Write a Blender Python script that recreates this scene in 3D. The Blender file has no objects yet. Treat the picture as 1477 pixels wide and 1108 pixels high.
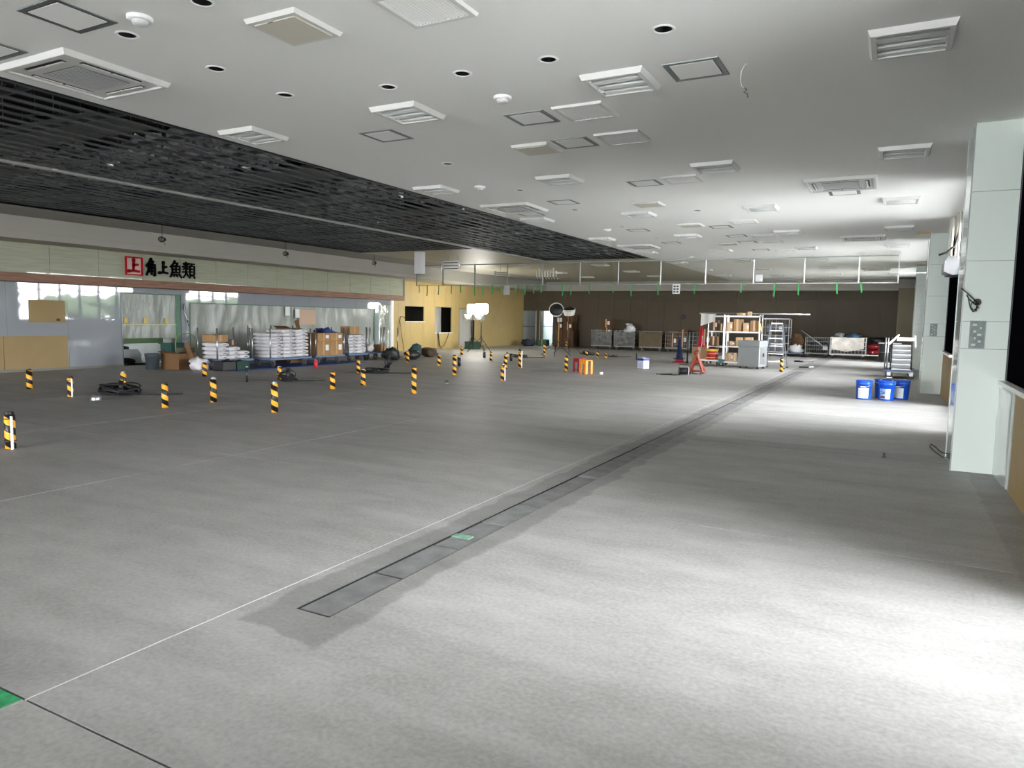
import bpy, math, random
from mathutils import Vector, Matrix, noise
random.seed(7)
PI = math.pi
C = bpy.context.scene.collection
# ------------------------------------------------------------------ camera, sky, exposure
H = 1.5
cam_d = bpy.data.cameras.new('camera'); cam = bpy.data.objects.new('camera', cam_d); C.objects.link(cam)
Fv = Vector((-0.46652678, 0.87977255, -0.09139486)); Rv = Vector((0.88251905, 0.46991054, 0.0185527)); Uv = Vector((-0.05926956, 0.07200237, 0.99564189))
cam.matrix_world = Matrix(((Rv.x, Uv.x, -Fv.x, 0), (Rv.y, Uv.y, -Fv.y, 0), (Rv.z, Uv.z, -Fv.z, H), (0, 0, 0, 1)))
cam_d.sensor_width = 36; cam_d.lens = 36*1027.97/1477; cam_d.clip_start = .05; cam_d.clip_end = 400
bpy.context.scene.camera = cam
w = bpy.data.worlds.new('overcast_sky'); bpy.context.scene.world = w; w.use_nodes = True
wn = w.node_tree; wb = wn.nodes['Background']
tc = wn.nodes.new('ShaderNodeTexCoord'); sx = wn.nodes.new('ShaderNodeSeparateXYZ'); cr = wn.nodes.new('ShaderNodeValToRGB')
wn.links.new(tc.outputs['Generated'], sx.inputs[0]); wn.links.new(sx.outputs['Z'], cr.inputs[0]); wn.links.new(cr.outputs[0], wb.inputs[0])
cr.color_ramp.elements[0].color = (.97, .975, 1, 1); cr.color_ramp.elements[1].color = (.90, .945, 1, 1)
wb.inputs[1].default_value = 19.0
sl = bpy.data.lights.new('sun', 'SUN'); sl.energy = 10; sl.angle = .05; sl.color = (1, .97, .92)
so = bpy.data.objects.new('sun', sl); C.objects.link(so); so.rotation_euler = (0, math.radians(-42), math.radians(-20))
vs = bpy.context.scene.view_settings
vs.view_transform = 'Standard'; vs.look = 'None'; vs.gamma = 1; vs.use_curve_mapping = False
vs.exposure = 1.25
cy = bpy.context.scene.cycles
cy.max_bounces = 10; cy.diffuse_bounces = 7; cy.glossy_bounces = 4; cy.transparent_max_bounces = 12
cy.use_denoising = True; cy.sample_clamp_indirect = 8; cy.caustics_reflective = False; cy.caustics_refractive = False
WINS = [(-13.9, -9.5), (2.8, 4.65), (11.8, 15.7), (19.75, 25.9), (29.2, 33.3)]
ZS, ZH = .97, 3.40
ZLOW = [.97, .05, .05, .97, .05]                          # glazing starts at the floor in three of the bays
for (a, b), ZS in zip(WINS, ZLOW):                                        # sampling portals in the window openings: they give off no light of their own
    l = bpy.data.lights.new('window_portal', 'AREA'); l.shape = 'RECTANGLE'; l.size = ZH-ZS; l.size_y = b-a; l.cycles.is_portal = True
    o = bpy.data.objects.new('window_portal', l); C.objects.link(o); o.location = (1.3, (a+b)/2, (ZS+ZH)/2)
    o.rotation_euler = (0, PI/2, 0)

l = bpy.data.lights.new('window_portal', 'AREA'); l.shape = 'RECTANGLE'; l.size = 17.6; l.size_y = 3.3; l.cycles.is_portal = True
o = bpy.data.objects.new('window_portal', l); C.objects.link(o); o.location = (-8.6, -14.45, 1.75); o.rotation_euler = (-PI/2, 0, PI)

# ------------------------------------------------------------------ materials
def lin(c): return tuple((v/12.92 if v <= .04045 else ((v+.055)/1.055)**2.4) for v in c)
def rgb(r, g, b): return lin((r/255, g/255, b/255)) + (1,)
MATS = {}
def mat(name, col, rough=.6, metal=0, var=0, scale=6, bump=0, bscale=60, spec=.5, coat=0, emit=0, stretch=None, alpha=1):
    if name in MATS: return MATS[name]
    m = bpy.data.materials.new(name); m.use_nodes = True; t = m.node_tree; p = t.nodes['Principled BSDF']
    p.inputs['Base Color'].default_value = col; p.inputs['Roughness'].default_value = rough; p.inputs['Metallic'].default_value = metal
    p.inputs['Specular IOR Level'].default_value = spec; p.inputs['Coat Weight'].default_value = coat; p.inputs['Coat Roughness'].default_value = .02
    p.inputs['Alpha'].default_value = alpha
    if emit: p.inputs['Emission Color'].default_value = col; p.inputs['Emission Strength'].default_value = emit
    if var or bump:
        g = t.nodes.new('ShaderNodeTexCoord'); mp = t.nodes.new('ShaderNodeMapping'); t.links.new(g.outputs['Object'], mp.inputs[0])
        if stretch: mp.inputs['Scale'].default_value = stretch
    if var:
        n = t.nodes.new('ShaderNodeTexNoise'); n.inputs['Scale'].default_value = scale; n.inputs['Detail'].default_value = 5; t.links.new(mp.outputs[0], n.inputs[0])
        r = t.nodes.new('ShaderNodeValToRGB'); t.links.new(n.outputs[0], r.inputs[0])
        r.color_ramp.elements[0].position = .3; r.color_ramp.elements[1].position = .7
        r.color_ramp.elements[0].color = tuple(max(0, c*(1-var)) for c in col[:3])+(1,); r.color_ramp.elements[1].color = tuple(min(1, c*(1+var)) for c in col[:3])+(1,)
        t.links.new(r.outputs[0], p.inputs['Base Color'])
    if bump:
        n = t.nodes.new('ShaderNodeTexNoise'); n.inputs['Scale'].default_value = bscale; n.inputs['Detail'].default_value = 4; t.links.new(mp.outputs[0], n.inputs[0])
        b = t.nodes.new('ShaderNodeBump'); b.inputs['Strength'].default_value = bump; b.inputs['Distance'].default_value = .02
        t.links.new(n.outputs[0], b.inputs['Height']); t.links.new(b.outputs[0], p.inputs['Normal'])
    MATS[name] = m; return m

def concrete():
    m = bpy.data.materials.new('ground_concrete'); m.use_nodes = True; t = m.node_tree; N = t.nodes.new; L = t.links.new; p = t.nodes['Principled BSDF']
    p.inputs['Roughness'].default_value = .55; p.inputs['Specular IOR Level'].default_value = .4
    g = N('ShaderNodeNewGeometry'); s = N('ShaderNodeSeparateXYZ'); L(g.outputs['Position'], s.inputs[0])
    def math_(op, a, b=None, c=None):
        q = N('ShaderNodeMath'); q.operation = op
        for i, v in enumerate((a, b, c)):
            if v is None: continue
            if isinstance(v, (int, float)): q.inputs[i].default_value = v
            else: L(v, q.inputs[i])
        return q.outputs[0]
    def nz(scale, detail=4, st=None, rough=.55):
        n = N('ShaderNodeTexNoise'); n.inputs['Scale'].default_value = scale; n.inputs['Detail'].default_value = detail; n.inputs['Roughness'].default_value = rough
        mp = N('ShaderNodeMapping'); mp.inputs['Scale'].default_value = st or (1, 1, 1); L(g.outputs['Position'], mp.inputs[0]); L(mp.outputs[0], n.inputs[0])
        return n.outputs[0]
    def sstep(v, a, b):
        r = N('ShaderNodeMapRange'); r.interpolation_type = 'SMOOTHSTEP'; L(v, r.inputs[0]); r.inputs[1].default_value = a; r.inputs[2].default_value = b
        return r.outputs[0]
    big = nz(.35, 5); streak = nz(1.0, 5, (.22, 2.2, 1)); mid = nz(3.4, 8, (.6, 1.2, 1), .72); fine = nz(42, 3)
    v = math_('ADD', math_('MULTIPLY', big, .25), math_('ADD', math_('MULTIPLY', streak, .22), math_('ADD', math_('MULTIPLY', mid, .28), math_('MULTIPLY', fine, .25))))
    r = N('ShaderNodeValToRGB'); L(v, r.inputs[0]); e = r.color_ramp.elements
    e[0].position = .37; e[0].color = rgb(130, 129, 125); e[1].position = .61; e[1].color = rgb(174, 173, 170)
    # damp repaired concrete along the drain: its own ragged outline
    edge = nz(2.4, 6)
    d = math_('SUBTRACT', math_('ABSOLUTE', math_('ADD', s.outputs['X'], 2.51)), math_('MULTIPLY', edge, .22))
    dy = math_('SUBTRACT', math_('SUBTRACT', 2.42, s.outputs['Y']), math_('MULTIPLY', edge, .35))
    st1 = sstep(math_('MAXIMUM', d, math_('ADD', dy, .25)), .185, .135)
    # branch strip to the column
    d2 = math_('ABSOLUTE', math_('SUBTRACT', s.outputs['Y'], 9.25))
    st2 = math_('MULTIPLY', sstep(d2, .26, .2), math_('MULTIPLY', sstep(s.outputs['X'], -2.4, -2.3), .6))
    # unfinished border along the right wall
    st3 = math_('MULTIPLY', sstep(math_('ADD', s.outputs['X'], math_('MULTIPLY', edge, .1)), .80, .84), math_('MULTIPLY', sstep(s.outputs['Y'], 8.9, 8.6), .55))
    # grubby patch by the near corner of the slab joints
    dx = math_('SUBTRACT', s.outputs['X'], -3.25); dyy = math_('SUBTRACT', s.outputs['Y'], 1.62)
    rr = math_('ADD', math_('SQRT', math_('ADD', math_('MULTIPLY', dx, dx), math_('MULTIPLY', math_('MULTIPLY', dyy, 2), math_('MULTIPLY', dyy, 2)))), math_('MULTIPLY', edge, .35))
    st4 = math_('MULTIPLY', sstep(rr, .62, .42), .45)
    stn = math_('MAXIMUM', math_('MAXIMUM', st1, st2), math_('MAXIMUM', st3, st4))
    mx = N('ShaderNodeMix'); mx.data_type = 'RGBA'; mx.blend_type = 'MULTIPLY'; L(stn, mx.inputs[0]); L(r.outputs[0], mx.inputs[6]); mx.inputs[7].default_value = (.68, .68, .69, 1)
    L(mx.outputs[2], p.inputs['Base Color'])
    b = N('ShaderNodeBump'); b.inputs['Strength'].default_value = .12; b.inputs['Distance'].default_value = .01
    L(math_('ADD', fine, mid), b.inputs['Height']); L(b.outputs[0], p.inputs['Normal'])
    return m
def striped():                                            # black and yellow tape wound round a pipe
    m = bpy.data.materials.new('hazard_tape'); m.use_nodes = True; t = m.node_tree; N = t.nodes.new; L = t.links.new; p = t.nodes['Principled BSDF']
    p.inputs['Roughness'].default_value = .45
    g = N('ShaderNodeTexCoord'); s = N('ShaderNodeSeparateXYZ'); L(g.outputs['Object'], s.inputs[0])
    a = N('ShaderNodeMath'); a.operation = 'ARCTAN2'; L(s.outputs['Y'], a.inputs[0]); L(s.outputs['X'], a.inputs[1])
    k = N('ShaderNodeMath'); k.operation = 'MULTIPLY_ADD'; L(a.outputs[0], k.inputs[0]); k.inputs[1].default_value = 1/(2*PI)
    z = N('ShaderNodeMath'); z.operation = 'MULTIPLY'; L(s.outputs['Z'], z.inputs[0]); z.inputs[1].default_value = 6.3; L(z.outputs[0], k.inputs[2])
    f = N('ShaderNodeMath'); f.operation = 'FRACT'; L(k.outputs[0], f.inputs[0])
    q = N('ShaderNodeMath'); q.operation = 'GREATER_THAN'; L(f.outputs[0], q.inputs[0]); q.inputs[1].default_value = .5
    mx = N('ShaderNodeMix'); mx.data_type = 'RGBA'; L(q.outputs[0], mx.inputs[0]); mx.inputs[6].default_value = rgb(24, 23, 25); mx.inputs[7].default_value = rgb(246, 178, 58)
    L(mx.outputs[2], p.inputs['Base Color']); return m
def glassy(name, tint, gloss=.12, rough=0.0, milk=0.0):
    m = bpy.data.materials.new(name); m.use_nodes = True; t = m.node_tree; N = t.nodes.new; L = t.links.new
    t.nodes.remove(t.nodes['Principled BSDF']); out = t.nodes['Material Output']
    a = N('ShaderNodeBsdfTransparent'); a.inputs[0].default_value = tint; b = N('ShaderNodeBsdfGlossy'); b.inputs['Roughness'].default_value = rough
    fr = N('ShaderNodeFresnel'); fr.inputs[0].default_value = 1.45; mu = N('ShaderNodeMath'); mu.operation = 'MULTIPLY'; mu.inputs[1].default_value = gloss*8; L(fr.outputs[0], mu.inputs[0]); mu.use_clamp = True
    mx = N('ShaderNodeMixShader'); L(mu.outputs[0], mx.inputs[0]); L(a.outputs[0], mx.inputs[1]); L(b.outputs[0], mx.inputs[2])
    last = mx
    if milk:
        d = N('ShaderNodeBsdfDiffuse'); d.inputs[0].default_value = (.8, .83, .82, 1); m2 = N('ShaderNodeMixShader'); m2.inputs[0].default_value = milk
        L(mx.outputs[0], m2.inputs[1]); L(d.outputs[0], m2.inputs[2]); last = m2
    L(last.outputs[0], out.inputs[0]); return m
def stone_panel():                                        # pale green reconstituted-stone wall board with fine horizontal veins
    m = mat('green_stone_board', rgb(152, 154, 134), .45, 0, .10, 3.0, .05, 8, .4, .5, stretch=(1, .5, 9)); return m
M_FLOOR = concrete(); M_TAPE = striped()
M_GLASS = glassy('window_glass', (.97, .97, .965, 1)); M_SCREEN = glassy('smoke_screen_glass', (.90, .90, .88, 1), .05, .02, .02)
M_FILM = glassy('clear_polythene', (.86, .88, .87, 1), .2, .15, .25)
M_CEIL = mat('ceiling_white_paint', rgb(236, 236, 233), .85, bump=.03, bscale=180)
M_BEIGE = mat('bare_ceiling_board', rgb(178, 172, 150), .5, 0, .05, 1.2)
M_SOFFIT = mat('soffit_paint', rgb(158, 155, 148), .7)
M_JOINT = mat('dark_joint', rgb(60, 58, 55), .9)
M_SEAL = mat('pale_sealant', rgb(228, 227, 222), .7)
M_COVER = mat('drain_cover_concrete', rgb(112, 112, 112), .6, 0, .26, 7, .2, 40)
M_RIM = mat('enamel_white', rgb(232, 232, 230), .35)
M_DIFF = mat('light_inner_white', rgb(205, 205, 206), .4)
M_BLACK = mat('black_matt', rgb(20, 20, 22), .5)
M_ALU = mat('black_aluminium', rgb(9, 9, 13), .9, spec=0)
M_GREYMETAL = mat('galvanised_grey', rgb(128, 134, 134), .42, .7)
M_DARKMETAL = mat('dark_steel', rgb(62, 64, 66), .4, .6)
M_FOIL = mat('crumpled_foil', rgb(176, 176, 182), .22, 1, .3, 4)
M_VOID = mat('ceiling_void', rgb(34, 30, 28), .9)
M_WOOL = mat('grey_backing_board', rgb(86, 86, 84), .8, 0, .2, 3)
M_WALLW = mat('gloss_white_panel', rgb(146, 151, 157), .03, spec=.6, coat=.55)
M_STONE = stone_panel()
M_WOOD = mat('timber_batten', rgb(132, 98, 78), .6, 0, .25, 2, stretch=(1, 1, 14))
M_PLY = mat('tan_board', rgb(148, 126, 84), .6, 0, .06, 2)
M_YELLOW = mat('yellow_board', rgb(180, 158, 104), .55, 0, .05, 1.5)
M_BOARDSHADE = mat('shaded_board', rgb(74, 64, 46), .6, 0, .06, 1.2)  # same boards as the yellow wall, deep shade painted into the colour
M_TILE = mat('column_pale_green_panel', rgb(206, 216, 210), .12, spec=.6, coat=.25)
M_CHROME = mat('bright_metal_trim', rgb(200, 200, 200), .2, .9)
M_STEEL = mat('scuffed_steel', rgb(168, 170, 172), .35, .85)
M_PLASTICSHEET = mat('vinyl_sheet', rgb(150, 156, 149), .3, 0, .06, 2.5, .8, 3, stretch=(1, 2.5, 1))
M_GREEN = mat('green_tape', rgb(48, 160, 84), .5)
M_GREENDARK = mat('dark_green_tape', rgb(84, 120, 98), .5)
M_CARD = mat('cardboard', rgb(162, 126, 84), .8, 0, .08, 4)
M_CARDD = mat('dark_cardboard', rgb(112, 82, 52), .8, 0, .1, 4)
M_LABEL = mat('paper_white', rgb(226, 230, 230), .7)
M_SACK = mat('white_sack', rgb(214, 213, 216), .6, 0, .05, 9, .3, 14)
M_INK = mat('printed_ink', rgb(60, 60, 66), .7)
M_BLUEFRAME = mat('blue_trolley_paint', rgb(92, 116, 150), .45)
M_RUBBER = mat('castor_rubber', rgb(84, 82, 78), .7)
M_PAIL = mat('blue_plastic', rgb(22, 84, 200), .3)
M_RED = mat('red_plastic', rgb(206, 44, 58), .4)
M_REDRUST = mat('red_oxide_paint', rgb(150, 66, 48), .55, 0, .15, 9)
M_BLUECONE = mat('navy_plastic', rgb(30, 44, 84), .4)
M_ORANGE = mat('orange_plastic', rgb(246, 148, 40), .4)
M_GREY = mat('grey_sheet_steel', rgb(148, 152, 152), .4, .3)
M_TARP = mat('blue_tarpaulin', rgb(38, 60, 124), .6, 0, .15, 6, .4, 9)
M_DGREEN = mat('dark_green_cloth', rgb(34, 66, 52), .8, 0, .2, 5)
M_BAG = mat('black_bag', rgb(30, 30, 32), .45, 0, .2, 5)
M_LAMP = mat('lamp_balloon', (1.0, .97, .90, 1), .5, emit=22)
M_LAMPOFF = mat('lamp_fabric', rgb(214, 214, 208), .6)
M_YELL = mat('yellow_plastic', rgb(226, 196, 60), .5)
M_CABLE = mat('black_cable', rgb(26, 26, 28), .55)
M_SIGNRED = mat('sign_red', rgb(164, 14, 30), .6, spec=.15)
M_SIGNBLK = mat('sign_black', rgb(8, 8, 10), .7, spec=.1)
M_ASPHALT = mat('pale_asphalt', rgb(162, 162, 160), .9, 0, .1, .5)
M_LEAF = mat('hedge_leaves', rgb(62, 78, 48), .8, 0, .5, 3)
M_CARW = mat('white_car_paint', rgb(236, 238, 240), .2, coat=.5)
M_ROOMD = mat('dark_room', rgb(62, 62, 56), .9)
M_ROOML = mat('pale_room', rgb(206, 210, 208), .7)

# ------------------------------------------------------------------ mesh builder
class MB:
    def __init__(s): s.v = []; s.f = []; s.m = []; s.mats = []
    def mi(s, m):
        if m not in s.mats: s.mats.append(m)
        return s.mats.index(m)
    def add(s, vs, fs, m):
        o = len(s.v); s.v += [tuple(v) for v in vs]; k = s.mi(m)
        for f in fs: s.f.append(tuple(i+o for i in f)); s.m.append(k)
        return s
    def box(s, x0, y0, z0, x1, y1, z1, m=None):
        return s.add([(x0,y0,z0),(x1,y0,z0),(x1,y1,z0),(x0,y1,z0),(x0,y0,z1),(x1,y0,z1),(x1,y1,z1),(x0,y1,z1)],
                     [(0,3,2,1),(4,5,6,7),(0,1,5,4),(1,2,6,5),(2,3,7,6),(3,0,4,7)], m)
    def bar(s, p, q, w, h, m=None, up=(0,0,1)):           # square bar from p to q
        p = Vector(p); q = Vector(q); d = (q-p).normalized(); u = Vector(up)
        if abs(d.dot(u)) > .95: u = Vector((1,0,0))
        a = d.cross(u).normalized()*w/2; b = a.cross(d).normalized()*h/2
        vs = [p-a-b, p+a-b, p+a+b, p-a+b, q-a-b, q+a-b, q+a+b, q-a+b]
        return s.add(vs, [(0,1,2,3),(7,6,5,4),(0,4,5,1),(1,5,6,2),(2,6,7,3),(3,7,4,0)], m)
    def tube(s, pts, r, n=8, m=None, r1=None, caps=True):
        pts = [Vector(p) for p in pts]; k = len(pts); vs = []; a = None
        for i, p in enumerate(pts):
            d = (pts[min(i+1,k-1)]-pts[max(i-1,0)]).normalized()
            if a is None:
                a = d.cross(Vector((0,0,1)) if abs(d.z) < .9 else Vector((1,0,0))).normalized()
            else: a = (a-d*a.dot(d)).normalized()
            b = d.cross(a); rr = r if r1 is None else r+(r1-r)*i/(k-1)
            for j in range(n): t = 2*PI*j/n; vs.append(p+(a*math.cos(t)+b*math.sin(t))*rr)
        fs = [(i*n+j, i*n+(j+1)%n, (i+1)*n+(j+1)%n, (i+1)*n+j) for i in range(k-1) for j in range(n)]
        if caps: fs += [tuple(range(n-1,-1,-1)), tuple((k-1)*n+j for j in range(n))]
        return s.add(vs, fs, m)
    def lathe(s, prof, n=20, m=None, c=(0,0,0), cap=True):
        vs = [(c[0]+r*math.cos(2*PI*j/n), c[1]+r*math.sin(2*PI*j/n), c[2]+z) for r, z in prof for j in range(n)]; k = len(prof)
        fs = [(i*n+j, i*n+(j+1)%n, (i+1)*n+(j+1)%n, (i+1)*n+j) for i in range(k-1) for j in range(n)]
        if cap: fs += [tuple(range(n-1,-1,-1)), tuple((k-1)*n+j for j in range(n))]
        return s.add(vs, fs, m)
    def prism(s, poly, axis, a, b, m=None):               # 2-D outline pushed along an axis
        def pt(u, v, d): return {'x': (d,u,v), 'y': (u,d,v), 'z': (u,v,d)}[axis]
        n = len(poly); vs = [pt(u,v,a) for u,v in poly]+[pt(u,v,b) for u,v in poly]
        return s.add(vs, [tuple(range(n)), tuple(range(2*n-1,n-1,-1))]+[(i,(i+1)%n,n+(i+1)%n,n+i) for i in range(n)], m)
    def sheet(s, f, nu, nv, m=None):
        vs = [f(i/nu, j/nv) for i in range(nu+1) for j in range(nv+1)]; w_ = nv+1
        return s.add(vs, [(i*w_+j, (i+1)*w_+j, (i+1)*w_+j+1, i*w_+j+1) for i in range(nu) for j in range(nv)], m)
    def blob(s, c, r, n=10, k=7, m=None, rough=.15, seed=0, flat=None):
        vs = []
        for i in range(k+1):
            th = PI*i/k
            for j in range(n):
                ph = 2*PI*j/n; d = Vector((math.sin(th)*math.cos(ph), math.sin(th)*math.sin(ph), math.cos(th)))
                q = 1+rough*noise.noise(d*2.2+Vector((seed*7.1, seed*3.3, seed)))*2
                p = [c[a]+d[a]*r[a]*q for a in range(3)]
                if flat is not None: p[2] = max(p[2], flat)
                vs.append(p)
        return s.add(vs, [(i*n+j, (i+1)*n+j, (i+1)*n+(j+1)%n, i*n+(j+1)%n) for i in range(k) for j in range(n)], m)
    def build(s, name, m=None, parent=None, smooth=False, bevel=0, loc=None):
        me = bpy.data.meshes.new(name); me.from_pydata(s.v, [], s.f)
        for x in s.mats: me.materials.append(x if x is not None else m)
        if len(s.mats) > 1: me.polygons.foreach_set('material_index', s.m)
        if smooth: me.polygons.foreach_set('use_smooth', [True]*len(me.polygons))
        me.update(); o = bpy.data.objects.new(name, me); C.objects.link(o)
        if parent: o.parent = parent
        if loc: o.location = loc
        if smooth == 'auto':
            me.set_sharp_from_angle(angle=math.radians(40))
        if bevel:
            b = o.modifiers.new('bevel', 'BEVEL'); b.width = bevel; b.segments = 2; b.limit_method = 'ANGLE'
        return o
def tag(o, label=None, cat=None, group=None, kind=None):
    if label: o['label'] = label
    if cat: o['category'] = cat
    if group: o['group'] = group
    if kind: o['kind'] = kind
    return o
def thing(name, label, cat, loc=(0,0,0), rz=0, group=None):
    o = bpy.data.objects.new(name, None); C.objects.link(o); o.location = loc; o.rotation_euler = (0,0,rz); o.empty_display_size = .1
    return tag(o, label, cat, group)
def struct(name, loc=(0,0,0)):
    o = bpy.data.objects.new(name, None); C.objects.link(o); o.location = loc; o['kind'] = 'structure'; return o
KIDS = {}
def copy_tree(o, parent=None, loc=None, rz=None, label=None, group=None):
    c = o.copy(); C.objects.link(c)
    if parent: c.parent = parent
    if loc is not None: c.location = loc
    if rz is not None: c.rotation_euler = (0,0,rz)
    if label: c['label'] = label
    if group: c['group'] = group
    for ch in list(o.children): copy_tree(ch, c)
    return c
class Kit:                                                # first call hands out the original, later calls copies
    def __init__(s, maker): s.o = maker(); s.used = False
    def put(s, loc, label, rz=0, group=None):
        if not s.used:
            s.used = True; o = s.o; o.location = loc; o.rotation_euler = (0,0,rz); o['label'] = label
            if group: o['group'] = group
            return o
        return copy_tree(s.o, None, loc, rz, label, group)
ORD = ['first','second','third','fourth','fifth','sixth','seventh','eighth','ninth','tenth','eleventh','twelfth']
# ------------------------------------------------------------------ setting: floor
floor = struct('floor')
MB().box(-19.6,-14.2,-.3,1.3,41,-.06).build('floor_bed', M_JOINT, floor)
XS = [-19.6,-15.8,-12.56,-9.33,-6.1,-2.87,1.3]; YS = [-14.2,-9.86,-6.09,-2.32,1.45,5.22,9.0,12.77,16.54,20.31,24.08,27.85,31.62,35.4,41]
G = .0045
for i in range(6):
    for j in range(14):
        x0, x1, y0, y1 = XS[i]+G, XS[i+1]-G, YS[j]+G, YS[j+1]-G; b = MB()
        if i == 5 and 1 < y1 and y0 < 24:
            a = max(y0, 2.61); e = min(y1, 24.05)
            if a < e:
                b.box(x0,y0 if y0 > 2.6 else a,-.06,-2.61,y1 if y1 < 24.05 else e,0); b.box(-2.39,y0 if y0 > 2.6 else a,-.06,x1,y1 if y1 < 24.05 else e,0)
                if y0 < 2.6: b.box(x0,y0,-.06,x1,a,0)
            else: b.box(x0,y0,-.06,x1,y1,0)
        else: b.box(x0,y0,-.06,x1,y1,0)
        b.build('slab', M_FLOOR, floor)
for x in XS[1:6]: MB().box(x-.005,1.45 if x > -3 else -7,-.03,x+.005,41,-.0015).build('joint_sealant', M_SEAL, floor)
for k in range(35):
    y = 2.625+.612*k
    o = MB().box(-2.599,y,-.05,-2.401,y+.597,-.001 - .002*(k % 3)).build('drain_cover', M_COVER, floor, bevel=.004)
for s in (-1, 1): MB().box(-2.5+s*.107-.003,2.61,-.05,-2.5+s*.107+.003,24.05,.0015).build('drain_edge', M_CHROME if s > 0 else M_DARKMETAL, floor)
MB().box(-3.16,1.33,-.01,-2.885,1.445,.0012).build('floor_tape', mat('worn_green_tape', rgb(52,150,96), .6, 0, .45, 14), floor)
MB().box(-2.60,4.05,-.01,-2.46,4.12,.0016).build('floor_tape', mat('faded_green_paint', rgb(112,150,130), .7, 0, .3, 14), floor)

# ------------------------------------------------------------------ setting: ceiling
CZ = 3.54
ceil = struct('ceiling')
DOWN = [(-5.13,3.49),(-5.13,4.28),(-5.13,5.05),(-4.1,5.27),(-3.31,5.25),(-2.52,5.26),(-1.54,5.07),(-4.14,3.35),(-5.36,8.16),(-5.36,10.25),(-5.35,12.46),(-3.29,13.34),(-5.34,15.04),(-5.28,17.44),(-5.21,19.77)]
slab = MB().box(-7.07,-14.2,CZ,1.3,37.2,CZ+.12).build('ceiling_board', M_CEIL, ceil)
cut = MB()
for x, y in DOWN: cut.lathe([(.062,-.1),(.062,.4)], 20, None, (x,y,CZ))
cut = cut.build('hole_cutter', M_CEIL)
bm_ = slab.modifiers.new('holes', 'BOOLEAN'); bm_.object = cut; bm_.operation = 'DIFFERENCE'; bm_.solver = 'EXACT'
bpy.context.view_layer.update(); dg = bpy.context.evaluated_depsgraph_get()
me = bpy.data.meshes.new_from_object(slab.evaluated_get(dg)); slab.modifiers.clear(); slab.data = me
bpy.data.objects.remove(cut)
MB().box(-18.9,-14.2,CZ,-15.4,37.2,CZ+.12).build('bare_ceiling_board', M_SOFFIT, ceil)
MB().box(-15.4,18.4,CZ,-11.0,37.2,CZ+.12).build('bare_ceiling_board', M_BEIGE, ceil)
MB().box(-11.0,22.85,CZ,-7.07,37.2,CZ+.12).build('bare_ceiling_board', M_BEIGE, ceil)
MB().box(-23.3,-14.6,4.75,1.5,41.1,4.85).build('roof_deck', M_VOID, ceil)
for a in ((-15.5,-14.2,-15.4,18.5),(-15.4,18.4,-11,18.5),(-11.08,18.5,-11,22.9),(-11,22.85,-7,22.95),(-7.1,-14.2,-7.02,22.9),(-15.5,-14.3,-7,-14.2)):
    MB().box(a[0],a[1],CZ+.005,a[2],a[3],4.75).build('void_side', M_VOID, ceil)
# open grid
grid = thing('ceiling_grid', 'open dark metal ceiling grid with crumpled foil showing between the bars', 'ceiling grid')
n = 0; x = -7.18
while x > -15.3:
    MB().box(x-.029,-2,CZ+.005,x+.029,22.84 if x > -11 else 18.39,CZ+.024).build('furring_bar', mat('furring_channel', rgb(74, 79, 80), .55, .25) if n % 4 else mat('furring_channel_dark', rgb(56, 60, 62), .55, .25), grid); x -= .282; n += 1
MB().box(-11.06,-2,CZ-.012,-10.96,22.84,CZ+.05).build('main_beam', mat('primer_grey_steel', rgb(168,168,164), .5, .1), grid)
for k in range(24):
    y = .2+.95*k
    MB().box(-15.3 if y < 18.3 else -10.95,y-.016,CZ+.04,-7.1,y+.016,CZ+.085).build('carrier_bar', M_DARKMETAL, grid)
    b = MB()
    for xx in range(8):
        px_ = -7.6-1.05*xx
        if px_ > -11 or y < 18.3: b.tube([(px_,y,CZ+.08),(px_,y,4.74)], .005, 5)
    tag(b.build('hanger_rods', M_GREYMETAL, grid), kind='stuff')
random.seed(3)
def foil(x0, x1, y0, y1, z0):
    nx = int((x1-x0)/.085); ny = int((y1-y0)/.085)
    def f(u, v):
        p = Vector((x0+(x1-x0)*u, y0+(y1-y0)*v, 0))
        z = z0+.16*noise.noise(p*.9)+.11*noise.noise(p*2.7)+.07*noise.noise(p*6.5)+random.uniform(-.055,.055)
        return (p.x+random.uniform(-.02,.02), p.y+random.uniform(-.02,.02), max(z, CZ+.105))
    b = MB().sheet(f, nx, ny); return b
tag(foil(-10.98,-7.12,6.2,22.8,3.78).build('foil_insulation', M_FOIL, grid), kind='stuff')
tag(foil(-15.38,-11.0,3.4,18.35,3.80).build('foil_insulation', M_FOIL, grid), kind='stuff')
for x, y, lx, ly in [(-9.4,5.2,3.4,.75),(-12.9,6.1,1.8,.9),(-8.5,8.4,1.8,.9),(-10.1,9.9,1.6,.9),(-12.8,9.3,1.8,.9),(-8.7,12.4,1.8,.9),(-13.6,12.2,1.8,.9),(-10.0,15.2,1.8,.9),(-14.0,15.0,1.8,.9),(-8.4,18.3,1.8,.9),(-12.2,15.9,1.8,.9),(-9.6,20.4,1.8,.9),(-14.2,8.0,1.6,.9)]:
    MB().box(x-lx/2,y-ly/2,CZ+.088,x+lx/2,y+ly/2,CZ+.10).build('backing_board', M_WOOL, grid)
b = MB()
for k in range(40):
    x = random.uniform(-12,-7.3); y = random.uniform(1.5,7); z = random.uniform(3.75,4.6)
    if k % 3: b.bar((x,y,z),(x+random.uniform(-.9,.9),y+random.uniform(-.9,.9),z+random.uniform(-.3,.3)), .02,.02)
    else: b.bar((x,y,3.6),(x,y,4.7), .035,.035)
tag(b.build('void_bracing', M_DARKMETAL, grid), kind='stuff')

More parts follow.
